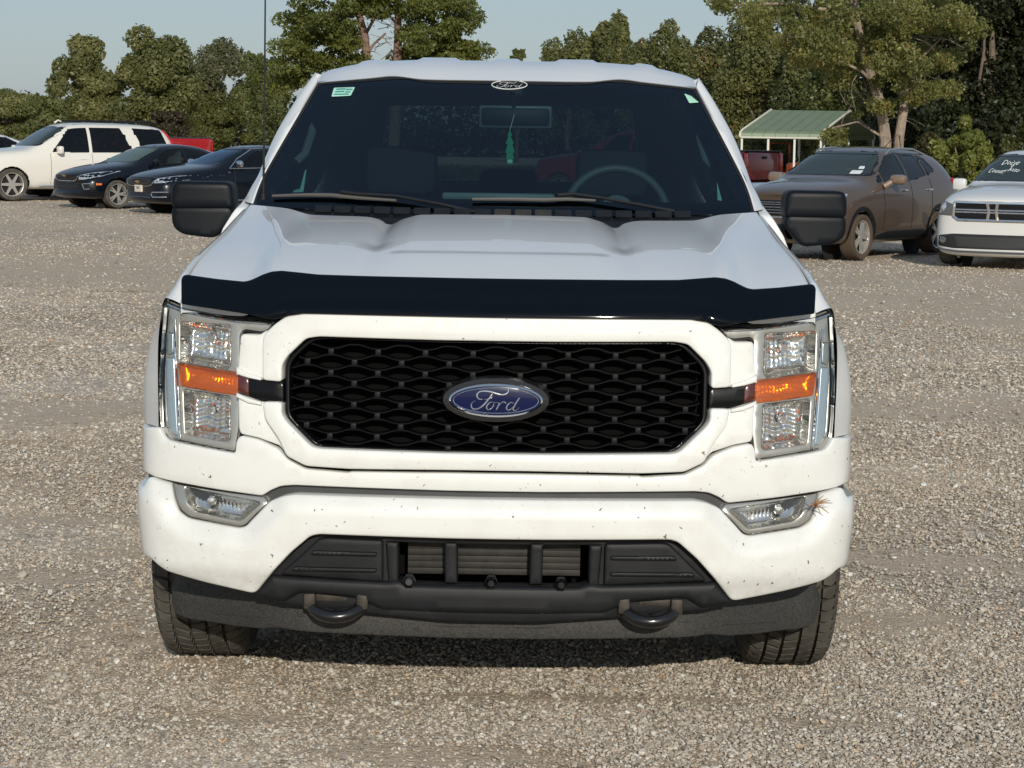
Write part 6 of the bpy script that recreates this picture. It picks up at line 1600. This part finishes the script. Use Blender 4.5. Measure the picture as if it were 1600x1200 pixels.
G = ground_at(1336, 407); rz = R(-35)
make_car('crossover', 'brown compact crossover with silver roof rails and dusty brown tyres, right of the pickup', 'car', CRO, M_BRN, loc_for((.80, .86, 0), G, rz), rz, side_windows=CROW, wshield=[(-.72, 1.19), (-.57, 1.53), (.57, 1.53), (.72, 1.19)], rear=[(-.6, 1.2), (-.5, 1.48), (.5, 1.48), (.6, 1.2)],
         scale=1.025, wheels=(.86, 3.42, .335, .225, .775), details=det_encore, spokes=5, split=True, wglass=G_WS, doors=((1.52, .42, 1.05), (2.45, .42, 1.10), (3.14, .62, 1.15)), arch_mat=M_PLAST, tmat=M_BRTYRE)

# ---- white mid-size suv at the right edge --------------------------------------
MID = [(0.00, .66, .32, .80, .64, .98, .52, 1.02, .08), (.05, .86, .19, .86, .82, 1.03, .68, 1.07, .15), (.26, .945, .17, .93, .90, 1.095, .76, 1.14, .09), (.75, .965, .22, 1.02, .92, 1.16, .80, 1.22, .03), (1.25, .965, .24, 1.07, .92, 1.20, .81, 1.265, 0),
       (1.50, .965, .24, 1.09, .92, 1.20, .80, 1.26, -.02), (1.72, .965, .24, 1.10, .92, 1.32, .77, 1.38, -.03), (2.36, .965, .24, 1.12, .915, 1.70, .66, 1.755, -.03), (3.0, .965, .24, 1.13, .915, 1.745, .65, 1.80, 0), (3.9, .965, .24, 1.14, .91, 1.73, .64, 1.78, 0),
       (4.5, .96, .26, 1.14, .90, 1.66, .63, 1.71, 0), (4.85, .95, .28, 1.12, .88, 1.45, .66, 1.50, -.03), (5.02, .90, .34, 1.05, .82, 1.16, .70, 1.2, -.06), (5.10, .78, .45, .92, .70, 1.0, .58, 1.05, -.08)]
MIDW = [([(1.95, 1.17), (2.45, 1.62), (2.90, 1.69), (2.90, 1.17)], G_MID), ([(2.98, 1.17), (2.98, 1.69), (3.80, 1.68), (3.98, 1.19)], G_DARK), ([(4.08, 1.20), (3.92, 1.67), (4.40, 1.62), (4.62, 1.25)], G_DARK)]
def det_mid(root, P, body):
    pF(root, P, 'grille', [(-.60, .77), (-.57, .985), (.57, .985), (.60, .77), (.52, .735), (-.52, .735)], M_GRILLE, rr=.03)
    bar(root, P, 'chrome_surround', [(-.60, .78), (-.585, .99), (.585, .99), (.60, .78), (.52, .728), (-.52, .728), (-.60, .78)], M_CHROME, .022)
    bar(root, P, 'chrome_crossbar', [(-.57, .882), (.57, .882)], M_CHROME, .012); bar(root, P, 'chrome_crossbar', [(-.57, .845), (.57, .845)], M_CHROME, .012)
    for sg in (-1, 1): bar(root, P, 'chrome_crossbar', [(sg * .075, .985), (sg * .055, .86), (sg * .075, .73)], M_CHROME, .024)
    for z in (.785, .935): bar(root, P, 'grille_slat', [(-.55, z), (.55, z)], M_GRILLE, .008, off=-.004)
    pF(root, P, 'headlight', [(.63, .78), (.61, .96), (.78, 1.00), (.87, .99), (.90, .86), (.86, .79)], M_LAMPD, both=True)
    for sg in (-1, 1):
        for cz, r_ in ((.90, .05),):
            p = P['front'].one(sg * .76, cz, -.004); m = MB(); m.lathe([(-.012, 0), (-.010, r_ * .6), (0, r_), (.02, r_)], 'y', tuple(p), n=18); m.build('projector', M_LAMP, root)
        p = P['front'].one(sg * .76, .42, -.012); m = MB(); m.lathe([(-.006, 0), (-.016, .03), (-.012, .05), (.02, .055)], 'y', tuple(p), n=18); m.build('fog_lamp', MATS['dull_chrome'], root)
    pF(root, P, 'lower_intake', [(-.86, .33), (-.84, .49), (-.60, .52), (.60, .52), (.84, .49), (.86, .33), (.6, .30), (-.6, .30)], mat('intake_grey', (.020, .020, .021), rough=.5), rr=.03)
    pF(root, P, 'lower_mesh', [(-.54, .33), (-.58, .48), (.58, .48), (.54, .33)], mat('mesh_grey', (.035, .036, .036), rough=.6), rr=.02, off=-.010)
    bar(root, P, 'chin_strip', [(-.86, .285), (-.5, .26), (.5, .26), (.86, .285)], MATS['dull_chrome'], .014)
    mirror_part(root, P, body, 1.06, 2.02, 1.22, M_WHT2, d=(.22, .12, .19)); handles(root, P, (2.70, 3.75), 1.00, M_CHROME)
    # shoe-polish writing on the windshield
    for k, (txt, x0, z0, sz) in enumerate((('Dodge', -.42, 1.53, .10), ('Country Auto', -.58, 1.405, .085))):
        cu = bpy.data.curves.new('t', 'FONT'); cu.body = txt; cu.size = sz; cu.shear = .35; cu.resolution_u = 2; cu.offset = .0005
        to = bpy.data.objects.new('t', cu); col.objects.link(to); dg = bpy.context.evaluated_depsgraph_get(); me = bpy.data.meshes.new_from_object(to.evaluated_get(dg))
        vs = np.array([tuple(v.co) for v in me.vertices]); fs = [tuple(p.vertices) for p in me.polygons]
        bpy.data.objects.remove(to)
        q = P['ws'](x0 + vs[:, 0] + .008 * np.sin(vs[:, 1] * 60), z0 + vs[:, 1] + .012 * np.sin(vs[:, 0] * 22) + .08 * (vs[:, 0]), -.012)
        mesh_obj('windshield_writing', q, fs, M_WPRINT, root)
rz = R(-27); G = at(1549, 338, 23.6)
make_car('mid_size_suv', 'white suv with chrome crosshair grille at the right edge, windshield written on', 'suv', MID, M_WHT2, loc_for((0, .0, 0), G, rz, .92), rz, scale=.92, side_windows=MIDW, wshield=[(-.78, 1.29), (-.64, 1.70), (.64, 1.70), (.78, 1.29)], rear=[(-.62, 1.3), (-.55, 1.62), (.55, 1.62), (.62, 1.3)],
         wheels=(.92, 3.96, .385, .26, .83), details=det_mid, spokes=5, wglass=G_WS, doors=((1.85, .32, 1.12), (2.94, .32, 1.14), (4.0, .75, 1.15)))

# ---- red pickups far behind and a white car at the left edge ---------------------
def far_pickup(label, loc, rz, kz=1.0, scale=1.0, paint=None, roofk=1.0):
    paint = paint or M_RED
    CAB = [(0.00, .72, .50, .90, .70, 1.06, .60, 1.10, .08), (.08, .92, .38, .96, .88, 1.12, .74, 1.16, .12), (.6, .98, .34, 1.05, .94, 1.20, .82, 1.25, .03), (1.25, .99, .33, 1.10, .95, 1.24, .84, 1.30, 0), (1.55, .99, .33, 1.13, .95, 1.36, .82, 1.42, -.03), (2.15, .99, .33, 1.15, .95, 1.78, .70, 1.85, -.03),
           (2.9, .99, .33, 1.16, .95, 1.80, .70, 1.88, 0), (3.55, .99, .33, 1.16, .95, 1.72, .70, 1.80, 0), (3.62, .96, .36, 1.12, .90, 1.4, .74, 1.45, 0)]
    CAB = [r if r[5] < 1.5 else r[:5] + (r[5] * roofk, r[6], r[7] * roofk, r[8]) for r in CAB]
    def det(root, P, body):
        for sg in (-1, 1):
            ar = [(4.60 + math.cos(t) * .46, .40 + math.sin(t) * .46) for t in np.linspace(math.pi, 0, 14)]
            S = SX(lambda z: .98 + 0 * z, sg); panel('bed_side', [(3.66, .45)] + ar + [(5.72, .50), (5.72, 1.38), (3.66, 1.38)], S, paint, root, r=.01, thick=.06, sp=.2, esp=.1)
            m = MB(); m.box((sg * .90, 5.76, 1.14), (.17, .05, .42), bev=.02); m.build('tail_light', M_REDLAMP, root)
            m = MB(); m.box((sg * 1.10, 1.95, 1.28), (.20, .12, .22), bev=.04); m.build('side_mirror', M_PLAST, root)
            m = MB(); m.box((sg * .95, 4.7, 1.395), (.08, 2.05, .03), bev=.01); m.build('bed_rail_cap', M_PLAST2, root)
            make_wheel(root, sg * .86, 4.60, .40, .26, .26, sg, M_ALLOYD, 6)
        m = MB(); m.box((0, 5.74, 1.06), (1.62, .06, .60), bev=.02); tg = m.build('tailgate', paint, root)
        m = MB(); m.box((0, 5.78, 1.25), (.22, .03, .06), bev=.01); m.build('tailgate_handle', M_PLAST, tg)
        m = MB(); m.box((0, 5.82, .60), (1.8, .14, .2), bev=.03); m.build('rear_bumper', M_CHROME, root)
        m = MB(); m.box((0, 4.7, .80), (1.86, 2.0, .05)); m.build('bed_floor', M_PLAST, root)
        m = MB(); m.box((0, 4.7, 1.40), (1.84, 2.0, .02), bev=.005); m.build('bed_cover', mat('grey_bed_cover', (.10, .10, .10), rough=.7), root)
        pF(root, P, 'grille', [(-.5, .72), (-.55, 1.0), (.55, 1.0), (.5, .72)], M_CHROME, rr=.04)
    return make_car('far_pickup_truck' if False else 'pickup_truck', label, 'pickup truck', CAB, paint, loc, rz, scale=scale, side_windows=[([(1.85, 1.22), (2.28, 1.68), (2.72, 1.74), (2.72, 1.22)], G_DARK), ([(2.80, 1.22), (2.80, 1.74), (3.35, 1.70), (3.45, 1.24)], G_DARK)],
                    wshield=[(-.78, 1.38), (-.66, 1.76), (.66, 1.76), (.78, 1.38)], rear=[(-.62, 1.3), (-.56, 1.68), (.56, 1.68), (.62, 1.3)], wheels=(.92, 9.0, .40, .26, .86), details=det, wglass=G_WS)

G = at(228, 214, 55.9); rz = R(180 - 62)
far_pickup('bright red pickup whose bed corner shows behind the black compact sedan roof', loc_for((-.98, 5.74, 0), G, R(-24), 1.12), R(-24), scale=1.12, roofk=.90)
G = at(1224, 240, 47.0)
far_pickup('red pickup parked tail-first beside the green carport', loc_for((.95, 5.78, 0), G, R(172)), R(172)) if False else far_pickup('red pickup seen tail-first beside the green carport', loc_for((-.98, 5.78, 0), G, R(238), 1.05), R(238), scale=1.05, paint=mat('darker_red', (.24, .010, .014), rough=.4, coat=.8))  # red in a darker tone than the other pickup
rz = R(-55); G = ground_at(-70, 300)
make_car('parked_car', 'white car mostly out of frame behind the big white suv', 'car', stretch(SED, 1.0, 1.0, 1.12), M_WHT2, loc_for((.8, .88, 0), at(-108, 300, 56), rz), rz, side_windows=stretchw(SW, 1.0, 1.12), wshield=[(a, b * 1.12) for a, b in WSF], rear=[(a, b * 1.12) for a, b in RSF],
         wheels=(.88, 3.58, .335, .22, .78), details=lambda r_, P, b: (pF(r_, P, 'headlight', [(.50, .73), (.52, .82), (.70, .88), (.83, .90), (.80, .79)], M_LAMP, both=True), mirror_part(r_, P, b, .98, 1.8, 1.14, M_WHT2)), wglass=G_WS)

# ============================================================ CARPORT, TRACTOR
dc = 64.0; yc = dc - 6.1
def CP(px, py, dy=0.0): p = at(px, py, yc + dy); return Vector((p[0], yc + dy, p[2]))
M_CPR = mat('green_roof_metal', (.155, .205, .125), rough=.5, noise=.08, nscale=3)
M_CPT = mat('cream_trim', (.62, .60, .50), rough=.5)
a = CP(1157, 209); b = CP(1282, 214); c0 = a.copy()
cp = thing('carport', 'open green metal carport with cream edge trim, on thin white posts', 'carport', (a.x, a.y, 0), 0)
W_ = b.x - a.x + .02; De = 4.6; eav = a.z; rdg = CP(1222, 172, 2.3).z
def loc(p): return (p[0] - a.x, p[1] - a.y, p[2])
sh = 2.3
prof = [(0, eav - .10), (0.02, eav + .02), (.12, eav + .09), (De / 2, rdg), (De - .12, eav + .09), (De - .02, eav + .02), (De, eav - .10)]
def slab(x0, x1, dz, name, mt):
    m = MB(); rows = [[(x0 + sh * y / De * 1.0, y, z + dz) for y, z in prof], [(x1 + sh * y / De, y, z + dz) for y, z in prof]]; m.grid(rows); m.grid([[(x, y, z - .03) for x, y, z in r] for r in rows]); return m.build(name, mt, cp, smooth=False)
k = 7
for i in range(k):
    x0 = W_ * i / k; x1 = W_ * (i + 1) / k - .012
    slab(x0, x1, .0, 'roof_panel', M_CPR)
for x0 in (-.02, W_):
    m = MB(); m.tube([(x0 + sh * y / De, y, z + .01) for y, z in prof], .035, n=6); m.build('edge_trim', M_CPT, cp)
m = MB(); m.tube([(0, 0, eav - .10), (W_, 0, eav - .10)], .025, n=6); m.build('eave_trim', M_CPT, cp)
for i in range(4):
    for y in (.06, De - .06):
        m = MB(); m.box((W_ * i / 3 * .98 + .02 + sh * y / De, y, (eav - .1) / 2), (.06, .06, eav - .1)); m.build('post', mat('white_post', (.60, .60, .56), rough=.5), cp)
tr = thing('tractor', 'small orange tractor standing in the shade under the carport', 'tractor', loc=tuple(CP(1238, 300, 2.2).xy) + (0,), rz=R(25))
M_OR = mat('orange_paint', (.50, .09, .02), rough=.5, noise=.3, nscale=10)
m = MB(); m.box((0, -.45, .85), (.50, 1.0, .45), bev=.08); m.box((0, .35, .65), (.6, .8, .25), bev=.04); m.build('hood', M_OR, tr)
for sg in (-1, 1):
    m = MB(); m.box((sg * .48, .55, 1.02), (.22, .75, .06), bev=.02); m.build('fender', M_OR, tr)
    m = MB(); m.add(*(lambda q: (q.v, q.f))(make_tyre_mesh(.52, .26, .28, False))); o = m.build('wheel', M_TYRE, tr); o.location = (sg * .58, .60, .52)
    m = MB(); m.add(*(lambda q: (q.v, q.f))(make_tyre_mesh(.32, .18, .16, False))); o = m.build('wheel', M_TYRE, tr); o.location = (sg * .45, -.75, .32)
m = MB(); m.tube([(-.35, .75, .9), (-.35, .80, 1.65), (.35, .80, 1.65), (.35, .75, .9)], .035, n=6); m.build('roll_bar', M_OR, tr)
m = MB(); m.box((0, .45, .95), (.4, .4, .12), bev=.04); m.box((0, .65, 1.15), (.4, .1, .35), bev=.04); m.build('seat', M_PLAST, tr)['kind'] = 'stuff'
m = MB(); m.tube([(math.cos(t) * .17, -.0 + math.sin(t) * .06, 1.2 + math.sin(t) * .15) for t in np.linspace(0, 6.283, 17)], .015, n=5, caps=False); m.build('steering_wheel', M_PLAST, tr)
